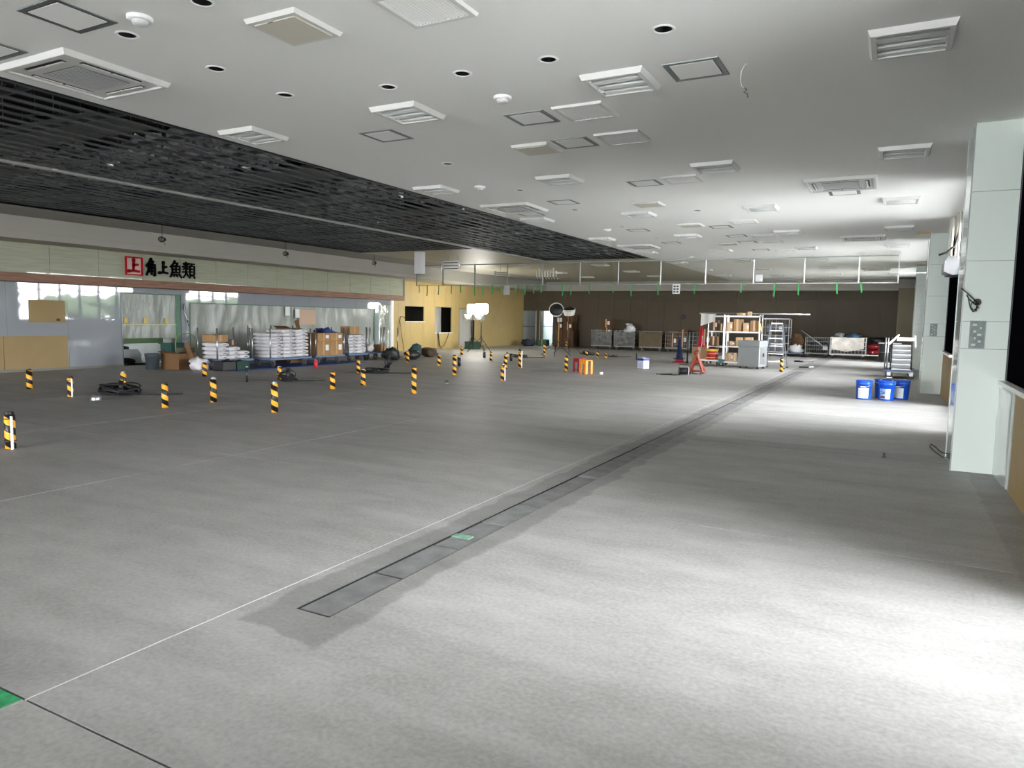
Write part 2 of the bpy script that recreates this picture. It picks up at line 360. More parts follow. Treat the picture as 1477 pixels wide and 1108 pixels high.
# ------------------------------------------------------------------ setting: left wall
wl = struct('wall_left')
ys = [-14.2,-11.98,-10.56,-9.14,-7.72,-6.3,-4.88,-3.46,-2.04,-.62,.80,2.22,3.64,5.06,6.48,7.9,9.32,10.75,12.17]
for a, b_ in zip(ys, ys[1:]): MB().box(-18.6,a+.002,.06,-18.5,b_-.002,2.4).build('panel', M_WALLW, wl)
MB().box(-18.6,12.17,2.02,-18.5,14.02,2.4).build('panel', M_WALLW, wl)
MB().box(-18.6,14.024,.06,-18.5,14.3,2.4).build('panel', M_WALLW, wl)
for k in range(7): MB().box(-18.6,14.303+1.24*k,1.78,-18.5,14.3+1.24*(k+1)-.003,2.4).build('panel', M_WALLW, wl)
MB().box(-18.6,22.98,.0,-18.5,23.19,2.4).build('panel', M_WALLW, wl)
MB().box(-18.6,23.19,1.97,-18.5,23.94,2.4).build('panel', M_WALLW, wl)
MB().box(-18.62,23.94,0,-18.44,24.12,2.3).build('door_post', M_RIM, wl, bevel=.03)
MB().box(-19.2,14.2,0,-18.8,24.1,2.4).build('inner_wall', mat('grey_green_backing', rgb(150,160,152), .7), wl)
MB().box(-18.62,-14.2,-.01,-18.48,12.17,.06).build('wall_base', mat('grey_skirting', rgb(120,118,108), .6), wl)
y = 14.94-1.205*24
while y < 24.0:
    MB().box(-18.3,y+.004,2.28,-18.08,min(y+1.205,24.3)-.004,3.08).build('stone_board', M_STONE, wl); y += 1.205
MB().box(-18.34,-14.2,2.2,-18.10,24.28,3.1).build('upper_wall_core', M_JOINT, wl)
y = -14.2; k = 0
while y < 24.2:
    e = min(y+3.4+.4*(k % 3), 24.3)
    MB().box(-18.5,y+.002,2.16,-18.04,e-.002,2.29+.07).build('timber_batten', M_WOOD, wl); y = e; k += 1
MB().box(-18.35,24.3,2.16,-18.04,24.34,3.06).build('end_cap', mat('grey_end_board', rgb(140,142,128), .6), wl)
MB().box(-18.9,-14.2,3.06,-17.0,37,3.07).build('soffit_board', mat('beige_soffit_board', rgb(170,164,152), .6), wl)  # beige underside, one even board colour
MB().box(-17.06,-14.2,3.2,-17.0,35.9,CZ+.1).build('fascia_board', M_SOFFIT, wl)
MB().box(-17.06,-14.2,3.05,-16.985,35.9,3.197).build('fascia_trim', M_SOFFIT, wl)
# tan boards fixed to the left wall
for z0, z1, y0, y1 in [(0.07,.86,9.22,10.70),(.07,.86,7.7,9.21),(.07,.86,6.2,7.69)]:
    MB().box(-18.5,y0,z0,-18.47,y1,z1).build('tan_board', M_PLY, wl)
t = thing('hatch_board', 'tan board panel fixed high on the white wall, left of the curtain', 'board', (-18.5,10.25,1.19))
MB().box(0,-.42,0,.03,.42,.55).build('board', M_PLY, t); MB().box(.03,.2,.04,.05,.27,.10).build('cable_outlet', M_BLACK, t)
# room behind the curtain
MB().box(-22.5,12.0,-.02,-18.62,14.2,0.0).build('inner_floor', mat('pale_inner_floor', rgb(224,226,224), .5), wl)
MB().box(-22.6,11.9,0,-22.5,14.3,2.4).build('inner_wall', M_ROOML, wl)
MB().box(-22.5,11.8,0,-18.7,11.9,2.4).build('inner_wall', M_ROOML, wl)
MB().box(-22.5,14.2,0,-19.2,14.3,2.4).build('inner_wall', M_ROOML, wl)
MB().box(-22.6,11.8,2.4,-18.6,14.3,2.45).build('inner_ceiling', M_ROOML, wl)
# yellow boarded wall beyond
HOLES = [(25.5,26.95,1.30,1.96),(27.83,29.28,.78,1.98),(29.93,31.5,0,1.94)]
def boards(parent, m, along, a0, a1, step, z1, holes, place, zsplit=None):
    br = sorted(set([a0,a1]+[a0+step*k for k in range(1, int((a1-a0)/step)+1)]+[h[0] for h in holes]+[h[1] for h in holes]))
    for a, c in zip(br, br[1:]):
        if c-a < .02: continue
        zz = [(0, z1)]
        for h in holes:
            if a >= h[0]-.001 and c <= h[1]+.001: zz = [(0,h[2]),(h[3],z1)]
        if zsplit: zz = [q for p in zz for q in ([(p[0],zsplit),(zsplit,p[1])] if p[0] < zsplit < p[1] else [p])]
        for lo, hi in zz:
            if hi-lo > .03: place(a+.003, c-.003, lo, hi-.003)
boards(wl, M_YELLOW, 'y', 24.1, 36.9, .92, 3.06, HOLES, lambda a,c,lo,hi: MB().box(-18.96,a,lo,-18.9,c,hi).build('yellow_board', M_YELLOW, wl))
def shell(parent, x0, y0, x1, y1, z1, m, open_side):      # a back room: floor, ceiling, three walls
    b = MB(); b.box(x0,y0,-.05,x1,y1,-.002); b.box(x0,y0,z1,x1,y1,z1+.05)
    if open_side != 'x1': b.box(x1,y0,0,x1+.05,y1,z1)
    b.box(x0-.05,y0,0,x0,y1,z1); b.box(x0,y1,0,x1,y1+.05,z1)
    if open_side != 'y0': b.box(x0,y0-.05,0,x1,y0,z1)
    return b.build('back_room', m, parent)
shell(wl,-21.5,24.6,-18.97,33.4,2.6,M_ROOMD,'x1')
MB().box(-19.75,28.62,.0,-19.7,29.55,2.4).build('inner_partition', mat('pale_partition', rgb(190,190,186), .7), wl)
MB().box(-18.99,25.5,1.27,-18.86,26.95,1.30).build('hatch_sill', M_RIM, wl)
MB().box(-18.99,27.80,.74,-18.86,29.3,.78).build('hatch_sill', M_RIM, wl)
MB().box(-19.3,30.55,.0,-19.25,31.7,1.93).build('door_leaf', mat('pale_door_leaf', rgb(188,186,180), .5), wl)
# ------------------------------------------------------------------ setting: back wall
MB().box(-19.2,24.1,2.62,-18.965,37,4.8).box(-19.2,33.46,0,-18.965,37,2.6).box(-19.2,24.1,0,-18.965,24.55,2.6).build('backing', M_ROOMD, wl)  # added behind the yellow boards to block light leaks
MB().box(-23.3,-14.6,-.4,-23.1,41,4.8).build('leak_stop_wall', M_ROOMD, wl)  # unseen shell added to keep outside light from leaking in
MB().box(-23.3,-14.6,-.4,-19,-14.4,4.8).build('leak_stop_wall', M_ROOMD, wl)
wb_ = struct('wall_back')
MB().box(-23.3,40.9,-.4,1.5,41.1,4.8).build('leak_stop_wall', M_ROOMD, wb_)  # unseen, added to close the rear against outside light
MB().box(-17.03,36.99,0,1.4,37.1,4.8).box(-18.9,36.985,1.98,-17.03,37.0,4.8).build('backing', M_BOARDSHADE, wb_)  # plate added behind the board gaps to stop light coming through
MB().box(1.3,36.9,0,1.5,37.2,4.8).build('backing', M_BOARDSHADE, wb_)
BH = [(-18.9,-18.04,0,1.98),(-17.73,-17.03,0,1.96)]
boards(wb_, M_BOARDSHADE, 'x', -18.9, 1.3, .92, 3.07, BH, lambda a,c,lo,hi: MB().box(a,36.9,lo,c,36.98,hi).build('shaded_board', M_BOARDSHADE, wb_), 2.62)
MB().box(-17.0,35.9,3.2,1.3,35.96,CZ+.1).build('fascia_board', M_SOFFIT, wb_)
MB().box(-17.0,35.885,3.05,1.3,35.96,3.197).build('fascia_trim', M_SOFFIT, wb_)
MB().box(-17.0,35.9,3.06,1.3,37,3.07).build('soffit_board', M_SOFFIT, wb_)
shell(wb_,-18.95,37.0,-17.0,40.0,2.4,M_ROOML,'y0')
MB().box(-17.86,36.88,0,-17.80,36.9,1.98).build('door_frame', mat('pale_frame', rgb(170,170,165), .5), wb_)
MB().box(-18.10,36.88,0,-18.04,36.9,1.98).build('door_frame', mat('pale_frame', rgb(170,170,165), .5), wb_)
MB().box(-17.80,37.2,0,-17.74,40,2.35).build('inner_partition', M_ROOML, wb_)
for x0, x1 in ((-18.9,-18.04),(-17.73,-17.03)): MB().box(x0,36.9,1.06,x1,36.93,1.09).build('barrier_rail', M_DARKMETAL, wb_)
ld = bpy.data.lights.new('back_room_daylight', 'POINT'); ld.energy = 60; ld.color = (.85,.93,1); ld.shadow_soft_size = .15  # added point light, stands in for window daylight in the back room
o = bpy.data.objects.new('back_room_daylight', ld); C.objects.link(o); o.location = (-17.3,38.6,2.2)
for k in range(2): MB().box(.14+.0*k,33.95,(0,1.8)[k],1.3,34.0,(1.797,3.06)[k]).build('yellow_board', mat('pilaster_board', rgb(66, 57, 32), .6), wb_)
MB().box(.14,34,0,.2,36.9,3.06).build('yellow_board', mat('pilaster_board', rgb(66, 57, 32), .6), wb_)
# ------------------------------------------------------------------ setting: unseen front wall behind the viewer, window row added for fill light
wf = struct('wall_front'); FY = -14.2
MB().box(-19,FY-.2,3.4,1.4,FY,4.8).box(-19,FY-.2,0,-17.4,FY,3.4).box(.2,FY-.2,0,1.4,FY,3.4).build('plaster', M_CEIL, wf)
MB().box(-17.4,FY-.2,0,.2,FY,.1).build('sill', M_RIM, wf)
wd = struct('window_6')
for i in range(12): MB().box(-17.4+1.6*i-.04,FY-.15,.1,-17.4+1.6*i+.04,FY-.02,3.4).build('mullion', M_ALU, wd)
for i in range(11): MB().box(-17.36+1.6*i,FY-.08,.1,-17.4+1.6*(i+1)-.04,FY-.075,3.4).build('pane', M_GLASS, wd)
# ------------------------------------------------------------------ setting: right wall, windows, columns
wr = struct('wall_right')
BAYS = [(-14.2,-1.07),(-.28,8.66),(9.45,18.39),(19.18,28.1),(28.9,37.0)]
for k, ((b0, b1), (w0, w1), zs) in enumerate(zip(BAYS, WINS, ZLOW)):
    w0 = max(w0, b0)
    y = b0
    while y < b1-.02:
        e = min(y+.91, b1)
        if e > 7.8 and b1 == 8.66: e = 8.66 if y >= 7.79 else 7.8
        if zs < .9 and y < w0 < e: e = w0
        if zs < .9 and w0-.001 <= y < w1-.001: y = w1; continue
        if e-y < .02: y = e+.001; continue
        MB().box(1.02,y+.002,0,1.3,e-.002,.93).build('tan_board' if not (y >= 7.79 and b1 == 8.66) else 'jamb_panel', M_PLY if not (y >= 7.79 and b1 == 8.66) else M_TILE, wr); y = e
    MB().box(1.02,b0,ZH,1.3,b1,CZ+.1).build('lintel', M_CEIL, wr)
    for a, c in ((b0,w0),(w1,b1)):
        if c-a > .05: MB().box(1.045,a,.97,1.3,c,ZH).build('black_panel', M_ALU, wr)
    for a, c in (((b0+.02,w0),(w1,b1-.02)) if zs < .9 else ((b0+.02,b1-.02),)):
        if c-a > .05: MB().box(.97,a,.93,1.3,c,.97).build('window_sill', M_RIM, wr)
    wd = struct('window_%d' % (k+1))
    nn = max(1, round((w1-w0)/1.02)); st = (w1-w0)/nn
    for i in range(nn+1): MB().box(1.09,w0+st*i-.03,zs,1.25,w0+st*i+.03,ZH).build('mullion', M_ALU, wd)
    for z in (zs+.03, 2.53, ZH-.03): MB().box(1.10,w0,z-.03,1.24,w1,z+.03).build('transom', M_ALU, wd)
    for i in range(nn):
        for z0, z1 in ((zs+.06,2.50),(2.56,ZH-.06)): MB().box(1.165,w0+st*i+.03,z0,1.171,w0+st*(i+1)-.03,z1).build('pane', M_GLASS, wd)
for k, y0 in enumerate((-1.07,8.66,18.39,28.1)):
    co = struct('trim_%d' % (k+1)); co['label'] = ['pale green clad column behind the viewer','nearest pale green clad column by the black window','second pale green clad column, beyond the blue pails','farthest clad column by the back wall'][k]
    MB().box(.64,y0+.02,0,1.3,y0+.77,CZ+.1).build('column_core', M_DARKMETAL, co)
    zs = [0.0,1.28,1.56,2.17,2.86,CZ]
    for a, b_ in zip(zs, zs[1:]): MB().box(.622,y0,a+.002,1.03,y0+.03,b_-.002).build('column_panel', M_TILE, co)
    for a, b_ in zip(zs, zs[1:]): MB().box(.62,y0+.035,a+.002,.64,y0+.755,b_-.002).build('column_panel', M_TILE, co)
    MB().box(.622,y0+.76,0,1.03,y0+.79,CZ).build('column_panel', M_TILE, co)
    for yy in (y0-.002, y0+.76): MB().box(.614,yy,0,.626,yy+.022,CZ).build('corner_trim', M_GREYMETAL, co)
    if k in (1, 2):
        xo = .70 if k == 1 else .74
        MB().box(xo,y0-.004,1.29,xo+.13,y0+.01,1.56).build('outlet_box', mat('outlet_box_back', rgb(104,116,112), .5, .2, .25, 30), co)
        o = MB().box(xo-.006,y0-.009,1.283,xo,y0+.0,1.567).box(xo+.13,y0-.009,1.283,xo+.136,y0,1.567).box(xo,y0-.009,1.283,xo+.13,y0,1.29).box(xo,y0-.009,1.56,xo+.13,y0,1.567).build('outlet_frame', M_GREYMETAL, co)
        b = MB()
        for i in range(7): b.box(xo+.02+.045*(i % 2)+.01*(i % 3),y0-.012,1.31+.034*i,xo+.055+.045*(i % 2),y0-.003,1.332+.034*i)
        b.build('outlet_sockets', mat('pale_sockets', rgb(176,184,178), .5), co)
MB().box(.35,18.1,CZ-.035,.62,18.2,CZ).build('trim_5', mat('tan_timber_trim', rgb(196,168,120), .6))['kind'] = 'structure'

# ------------------------------------------------------------------ outside, seen in the glass and in the gloss of the left wall
gr = struct('ground'); MB().box(-60,-60,-.4,1.3,-14.4,-.12).build('car_park', M_ASPHALT, gr); MB().box(1.3,-60,-.4,70,80,-.12).build('car_park', M_ASPHALT, gr)
def tree(x, y, h, r, sd):
    t = thing('hedge_tree', 'bushy green tree reflected in the white wall, %s along the car park' % (ORD[sd]+' one'), 'tree', (x,y,-.12), 0, 'trees beyond the car park')
    b = MB()
    for k in range(6):
        a = k*1.05; b.blob((math.cos(a)*r*.5, math.sin(a)*r*.5, h*(.55+.12*(k % 3))), (r*.7,r*.7,h*.34), 10, 7, None, .3, sd*9+k)
    b.build('foliage', M_LEAF, t, True); MB().tube([(0,0,0),(.05,0,h*.6)], .12, 8, M_WOOD).build('trunk', M_WOOD, t)
for k in range(8): tree(22+1.2*(k % 2), 10+6.2*k, 2.55+.2*(k % 2), 2.2, k)
car = thing('white_car', 'white car parked outside, mirrored in the glossy white wall', 'car', (15.5,28.6,-.12))
body = MB(); P = [(-2.1,.25),(-2.15,.75),(-1.5,.9),(-.8,1.42),(.7,1.45),(1.5,.98),(2.1,.86),(2.15,.3)]
body.prism(P, 'x', -.85, .85); body.build('body', M_CARW, car, bevel=.08)
g = MB(); g.prism([(-1.3,.95),(-.75,1.36),(.65,1.38),(1.3,.98)], 'x', -.87, .87); g.build('side_window', M_BLACK, car)
for sx_ in (-.8, .8):
    for sy in (-1.35, 1.35): MB().tube([(sx_-.1,sy,.32),(sx_+.1,sy,.32)], .32, 16).build('wheel', M_BLACK, car)
# ------------------------------------------------------------------ ceiling fixtures
M_FIX = mat('fixture_enamel', rgb(212, 212, 209), .6)
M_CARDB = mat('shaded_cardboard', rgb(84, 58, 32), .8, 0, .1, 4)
def sq_frame(b, r0, r1, z0, z1, m=None):                  # sloped square rim: outer half-size r0 at z0, r1 at z1
    o = []
    for r, z in ((r0,z0),(r1,z1),(r1-.035,z1),(r1-.045,z0)): o += [(-r,-r,z),(r,-r,z),(r,r,z),(-r,r,z)]
    return b.add(o, [(k*4+i, k*4+(i+1)%4, k*4+4+(i+1)%4, k*4+4+i) for k in range(3) for i in range(4)], m)
def mk_troffer():
    t = thing('ceiling_light', 'x', 'ceiling light')
    sq_frame(MB(), .275, .255, 0, -.045).build('frame', M_FIX, t)
    MB().box(-.232,-.232,-.012,.232,.232,-.003).build('reflector', M_DIFF, t)
    for k in range(3):
        y = (-.145, 0, .145)[k]
        o = MB().tube([(-.215,y,-.03),(.215,y,-.03)], .012, 8).build('lamp_tube', M_LABEL, t, True)
        [MB().box(i*.22-.01,y-.022,-.04,i*.22+.01,y+.022,-.012).build('lamp_holder', M_RIM, o) for i in (-1,1)]
        MB().prism([(y+.04,-.012),(y+.11,-.012),(y+.075,-.035)], 'x', -.22, .22).build('ridge', M_RIM, t)
    return t
def mk_ac():
    t = thing('air_conditioner', 'x', 'air conditioner')
    b = MB(); sq_frame(b, .475, .455, 0, -.045); b.box(-.43,-.43,-.03,.43,.43,-.004); b.build('panel', M_FIX, t, bevel=.004)
    MB().box(-.235,-.235,-.036,.235,.235,-.031).build('grille', M_GREYMETAL, t)
    b = MB()
    for k in range(22): b.box(-.23,-.23+.021*k,-.041,.23,-.22+.021*k,-.037)
    tag(b.build('grille_slats', M_DIFF, t), kind='stuff')
    for k in range(4):
        o = MB().box(-.26,.325,-.033,.26,.375,-.0302).build('air_outlet', M_BLACK, t); o.rotation_euler = (0,0,k*PI/2)
        v = MB().box(-.25,.33,-.042,-.01,.352,-.036).box(.01,.33,-.042,.25,.352,-.036).build('vane', M_RIM, o)
    return t
def mk_hatch():
    t = thing('access_hatch', 'x', 'access hatch')
    b = MB(); sq_frame(b, .222, .22, 0, -.006); b.build('frame', M_GREYMETAL, t)
    MB().box(-.172,-.172,-.007,.172,.172,-.001).build('door', M_CEIL, t)
    MB().box(-.18,-.18,-.002,.18,.18,-.0005).build('gap', M_BLACK, t)
    return t
def mk_grille():
    t = thing('vent_grille', 'x', 'vent'); b = MB(); sq_frame(b, .26, .25, 0, -.022); b.build('frame', M_FIX, t)
    MB().box(-.215,-.215,-.006,.215,.215,-.001).build('backing', M_DARKMETAL, t)
    b = MB()
    for k in range(16): x = -.208+.0268*k; b.prism([(x,-.02),(x+.004,-.02),(x+.018,-.007),(x+.014,-.007)], 'y', -.214, .214)
    tag(b.build('slats', M_RIM, t), kind='stuff'); return t
def mk_flat():
    t = thing('ceiling_panel', 'x', 'ceiling panel'); b = MB(); sq_frame(b, .24, .225, 0, -.03); b.build('frame', M_FIX, t)
    MB().box(-.186,-.186,-.036,.186,.186,-.004).build('inner_plate', mat('cream_perforated_plate', rgb(204,200,186), .6), t)
    MB().box(-.05,-.2,-.043,0,-.195,-.0395).build('latch', M_BLACK, t); return t
def mk_down():
    t = thing('downlight', 'x', 'downlight')
    MB().lathe([(.062,.0),(.064,-.006),(.078,-.008),(.084,0)], 24, None, (0,0,0), False).build('ring', M_RIM, t, True)
    MB().lathe([(.061,0),(.061,.03),(.05,.11),(.0005,.11)], 20, None, (0,0,0), False).build('housing', M_DARKMETAL, t, True); return t
def mk_det():
    t = thing('smoke_detector', 'x', 'smoke detector')
    MB().lathe([(.085,0),(.085,-.02),(.075,-.028),(.0005,-.03)], 24, None, (0,0,0), False).build('base', M_RIM, t, True)
    MB().lathe([(.055,-.028),(.05,-.05),(.03,-.058),(.0005,-.058)], 20, None, (0,0,0), False).build('sensor', M_DIFF, t, True); return t
COLW = {0.0:'in the file nearest the columns', -2.17:'in the second file from the columns', -4.4:'in the third file from the columns', -6.56:'in the file edging the open grid'}
kt = Kit(mk_troffer)
for x in COLW:
    for k in range(8):
        y = 5.97+3.69*k
        if x == 0.0 and k == 5: continue
        kt.put((x,y,CZ), 'white square ceiling light, %s from the front %s' % (ORD[k], COLW[x]), 0, 'recessed ceiling lights')
for i, x in enumerate((-9.63,-12.9)):
    for k, y in enumerate((24.95,28.5,31.7)):
        kt.put((x,y,CZ), 'white ceiling light on beige boards behind the glass, %s row %s' % (ORD[k], 'nearer the black grid' if i == 0 else 'nearer the left wall'), 0, 'ceiling lights on beige boards')
ka = Kit(mk_ac)
for x, y, l in [(-6.3,3.9,'large square ceiling air conditioner at upper left by the open grid'),(-.78,11.5,'square ceiling air conditioner nearest the columns, in front'),(-6.27,11.8,'square ceiling air conditioner halfway along the open grid edge'),(-.73,18.75,'ceiling air conditioner nearest the columns, before the glass screen'),(-6.27,19.1,'ceiling air conditioner near the far corner of the open grid'),(-.65,29.3,'ceiling air conditioner behind the glass screen near the columns')]:
    ka.put((x,y,CZ), l, 0, 'ceiling air conditioners')
kh = Kit(mk_hatch)
HX = [((-5.2),(3.1,6.65,11.6,15.75,18.49),'along the downlight line beside the open grid'),((-3.37),(6.68,7.8,10.45,15.77,17.52,18.94,21.0),'beside the vent grilles'),]
for x, yl, wd_ in HX:
    for k, y in enumerate(yl): kh.put((x,y,CZ), 'grey framed square access hatch, %s from front %s' % (ORD[k], wd_), 0, 'ceiling access hatches')
for x, y, l in [(-6.42,3.15,'grey framed access hatch cut by the left edge of the view'),(-1.53,5.97,'grey framed access hatch beside the dangling wire'),(-.78,12.33,'access hatch just behind the front right air conditioner'),(-6.37,12.65,'access hatch just behind the middle grid-side air conditioner')]:
    kh.put((x,y,CZ), l, 0, 'ceiling access hatches')
kg = Kit(mk_grille)
for k, y in enumerate((4.03,6.68,7.78,10.34,15.07,17.65,18.94,21.35)): kg.put((-2.78 if k else -2.84,y,CZ), 'slatted white vent grille, %s from the front' % ORD[k], 0, 'ceiling vent grilles')
kf = Kit(mk_flat)
for k, y in enumerate((3.91,7.85,12.28,15.23,19.11)): kf.put((-3.88,y,CZ), 'white framed cream ceiling panel, %s from the front' % ORD[k], 0, 'cream ceiling panels')
kd = Kit(mk_down); n1 = n2 = 0
for x, y in DOWN:
    if x < -5:
        l = 'round recessed downlight, %s from front along the open grid' % ORD[n1]; n1 += 1
    else:
        l = {-4.1:'round recessed downlight left of centre in the near crosswise row',-3.31:'round recessed downlight at the middle of the near crosswise row',-2.52:'round recessed downlight third along the near crosswise row',-1.54:'round recessed downlight at the right end of the near crosswise row',-4.14:'round downlight at the top edge beside the cream panel',-3.29:'lone round downlight far down the ceiling between two hatches'}[x]
    kd.put((x,y,CZ), l, 0, 'downlights')
kk = Kit(mk_det)
for k, (x, y) in enumerate([(-4.75,3.33),(-3.31,5.95),(-5.8,9.75),(-5.8,15.38),(-5.7,22.6)]): kk.put((x,y,CZ), 'round white smoke detector, %s from the front' % ORD[k], 0, 'smoke detectors')
t = thing('dangling_cable', 'thin white cable dangling from the ceiling beside a framed hatch', 'cable', (-1.15,6.01,CZ))
MB().tube([(0,0,0),(-.03,0,-.05),(-.035,.01,-.12),(-.02,0,-.17),(0,.01,-.18)], .003, 6).build('sheath', M_RIM, t, True)
MB().tube([(0,.01,-.18),(.02,0,-.2),(-.005,0,-.215),(.025,.01,-.23),(.03,0,-.26)], .004, 6).build('bared_end', M_DARKMETAL, t, True)
MB().lathe([(.012,0),(.012,-.006),(.0005,-.007)], 12, None, (0,0,0), False).build('grommet', M_RIM, t)
for k, (y, z) in enumerate([(11.17,3.27),(15.07,3.28),(19.0,3.32)]):
    t = thing('hanging_cable', 'coiled black cable hanging below the grid, %s along the left soffit' % ('nearest','middle','farthest')[k], 'cable', (-15.35,y,CZ+.02))
    d = CZ+.02-z; MB().tube([(0,0,0),(.01,0,-d*.5),(0,.01,-d)], .007, 6).build('drop', M_CABLE, t, True)
    b = MB()
    for j in range(4): b.tube([(.02*j-.03+.0*math.cos(a),(.075-.008*j)*math.cos(a)+.01*j,-d-.06+(.06-.006*j)*math.sin(a)) for a in [2*PI*i/14 for i in range(15)]], .008, 5)
    b.build('coil', M_CABLE, t, True); MB().tube([(0,.02,-d-.1),(0,.09,-d-.18)], .006, 5).build('tail', M_CABLE, t)

# ------------------------------------------------------------------ glass smoke screen across the ceiling
t = thing('smoke_screen', 'clear glass smoke screen hanging across the ceiling with green tape tabs', 'smoke screen', (0,23.6,0))
VX = [-16.92,-15.66,-14.21,-12.79,-11.33,-9.86,-8.44,-6.95,-5.46,-3.96,-2.47,-.97,.07]
ZB = 2.74
for a, c in zip(VX, VX[1:]): MB().box(a+.02,-.004,ZB+.02,c-.02,.004,CZ).build('glass_pane', M_SCREEN, t)
for x in VX[:-1]: MB().box(x-.018,-.015,ZB,x+.018,.015,CZ).build('clip_strip', M_GREYMETAL if x < -14 else M_STEEL, t)
MB().box(VX[0],-.012,ZB-.006,-4.0,.012,ZB+.014).build('bottom_rail', M_GREYMETAL, t)
MB().box(-4.0,-.012,ZB-.006,.07,.012,ZB+.014).build('bottom_rail', M_DIFF, t)
MB().box(VX[0],-.015,CZ-.03,.07,.015,CZ).build('top_channel', M_GREYMETAL, t)
for k, x in enumerate([-16.8,-16.41,-15.86,-15.26,-14.84,-14.22,-13.87,-13.43,-13.07,-12.43,-12.05,-11.7,-11.4,-10.54,-10.2,-9.5,-8.62,-7.98,-7.05,-5.82,-4.33,-3.32,-2.62,-1.55,-.9]):
    L = .30+.12*((k*7) % 4)/3; x += .012
    o = MB().sheet(lambda u, v: (x-.022+.044*u+.02*math.sin(v*3+k)*v, -.018-.004*math.sin(v*4+k), ZB+.02-L*v), 1, 5).build('tape_tab', M_GREEN if k > 3 else M_GREENDARK, t)
for k, x in enumerate((-15.5,-14.6,-13.75,-13.55)):
    MB().tube([(x,.0,ZB),(x+.02,-.01,ZB-.12),(x-.03,0,ZB-.2),(x+.04,-.01,ZB-.22),(x+.01,0,ZB-.3)], .008, 5).build('string_tag', mat('pink_cord', rgb(206,160,140), .7), t, True)
MB().box(-6.53,-.02,2.42,-6.28,-.014,2.74).build('paper_notice', M_LABEL, t)
b = MB()
for r_ in range(3):
    for c_ in range(2): b.box(-6.50+.10*c_,-.0205,2.46+.09*r_,-6.43+.10*c_,-.0201,2.51+.09*r_)
b.build('printed_marks', M_INK, t.children[-1] if t.children else t)
MB().box(-3.9,-.02,2.80,-3.68,-.014,3.02).build('paper_notice', M_LABEL, t)
MB().box(-12.93,-.02,2.38,-12.68,-.014,2.72).build('paper_notice', mat('grey_card', rgb(170,170,166), .7), t)
# side glass by the columns
MB().box(.066,-1.3,2.95,.074,0,CZ).build('side_pane', M_SCREEN, t)
MB().box(.05,-1.3,2.93,.09,0,2.95).build('side_rail', M_RIM, t)
MB().bar((.06,-.02,ZB),(.06,-1.3,CZ-.05), .03,.03).build('side_stay', M_RIM, t)
MB().bar((.07,0,3.02),(1.02,0,3.02), .025,.025).build('side_arm', M_RIM, t)

# hanging electrical things
t = thing('junction_box', 'tall white box hanging from the beige ceiling by the grid corner', 'electrical box', (-13.33,18.75,0))
MB().box(-.15,-.09,2.86,.15,.09,CZ).build('case', M_DIFF, t, bevel=.008); MB().box(-.1,-.06,2.82,.05,.06,2.86).build('gland', M_GREYMETAL, t)
def outlets(name, label, loc, n, wdt, ht):
    t = thing(name, label, 'power outlet', loc)
    for k in range(n): o = MB().box(0,-.04,-ht+ht*k/n,wdt,.04,-ht+ht*(k+.7)/n).build('outlet_bar', M_RIM, t, bevel=.006); MB().box(.03,-.045,-ht+ht*(k+.1)/n,wdt-.03,-.038,-ht+ht*(k+.35)/n).build('slot', M_DARKMETAL, o)
    MB().tube([(-.06,0,0),(-.07,0,-ht*.6),(-.12,0,-ht*1.05),(-.06,0,-ht*1.3)], .025, 8).build('cable_bundle', M_STEEL, t, True)
    MB().tube([(wdt*.3,0,0),(wdt*.3,0,.16)], .008, 6).tube([(wdt*.9,0,0),(wdt*.9,0,.16)], .008, 6).build('hanger', M_GREYMETAL, t)
    return t
outlets('outlet_bank', 'white outlet bars hanging with a cable bundle near the bright lamps', (-13.3,20.05,CZ-.16), 3, .64, .30)
outlets('outlet_bank', 'smaller outlet bars hanging behind the glass, right of the white bars', (-14.1,25.1,CZ-.16), 3, .55, .22)
t = thing('hanging_connectors', 'row of white cable connectors hanging in pairs from the beige ceiling', 'cable', (-12.85,26.0,CZ))
b = MB().bar((0,0,-.42),(1.05,0,-.42), .03,.03).build('rail', M_RIM, t)
for k in range(8): o = MB().tube([(.08+.125*k,0,0 if k in (1,6) else -.12),(.08+.125*k,0,-.36)], .022, 8).build('connector', M_RIM, t); MB().lathe([(.03,-.46),(.03,-.38)], 8, None, (.08+.125*k,0,0)).build('plug', M_DARKMETAL, o)

# ------------------------------------------------------------------ sign on the green board
def stroke(b, pts, w0, sx_, sz_, y0, z0, x, th=.03):
    P = [Vector((y0+u*sx_, z0+v*sz_)) for u, v in pts]; Q = []
    for a, c in zip(P, P[1:]):
        for i in range(4): Q.append(a.lerp(c, i/4))
    Q.append(P[-1]); n = len(Q); L = []; R = []
    for i, q in enumerate(Q):
        d = (Q[min(i+1,n-1)]-Q[max(i-1,0)]).normalized(); nn = Vector((-d.y, d.x)); u = i/(n-1)
        ww = w0*(1.15-.35*math.sin(u*PI)-.55*max(0,u-.7)/.3*.8)/2; L.append(q+nn*ww); R.append(q-nn*ww)
    for i in range(n-1):
        q = [L[i],L[i+1],R[i+1],R[i]]
        b.add([(x,p.x,p.y) for p in q]+[(x+th,p.x,p.y) for p in q], [(0,1,2,3),(7,6,5,4),(0,4,5,1),(2,6,7,3),(1,5,6,2),(3,7,4,0)], None)
    c = Q[0]; b.prism([(c.x+w0*.6*math.cos(a), c.y+w0*.6*math.sin(a)) for a in [k*PI/4 for k in range(8)]], 'x', x, x+th)
UE = [[(.47,1),(.44,.1)],[(.46,.56),(.88,.62)],[(.02,.06),(.45,.12),(.98,.06)]]
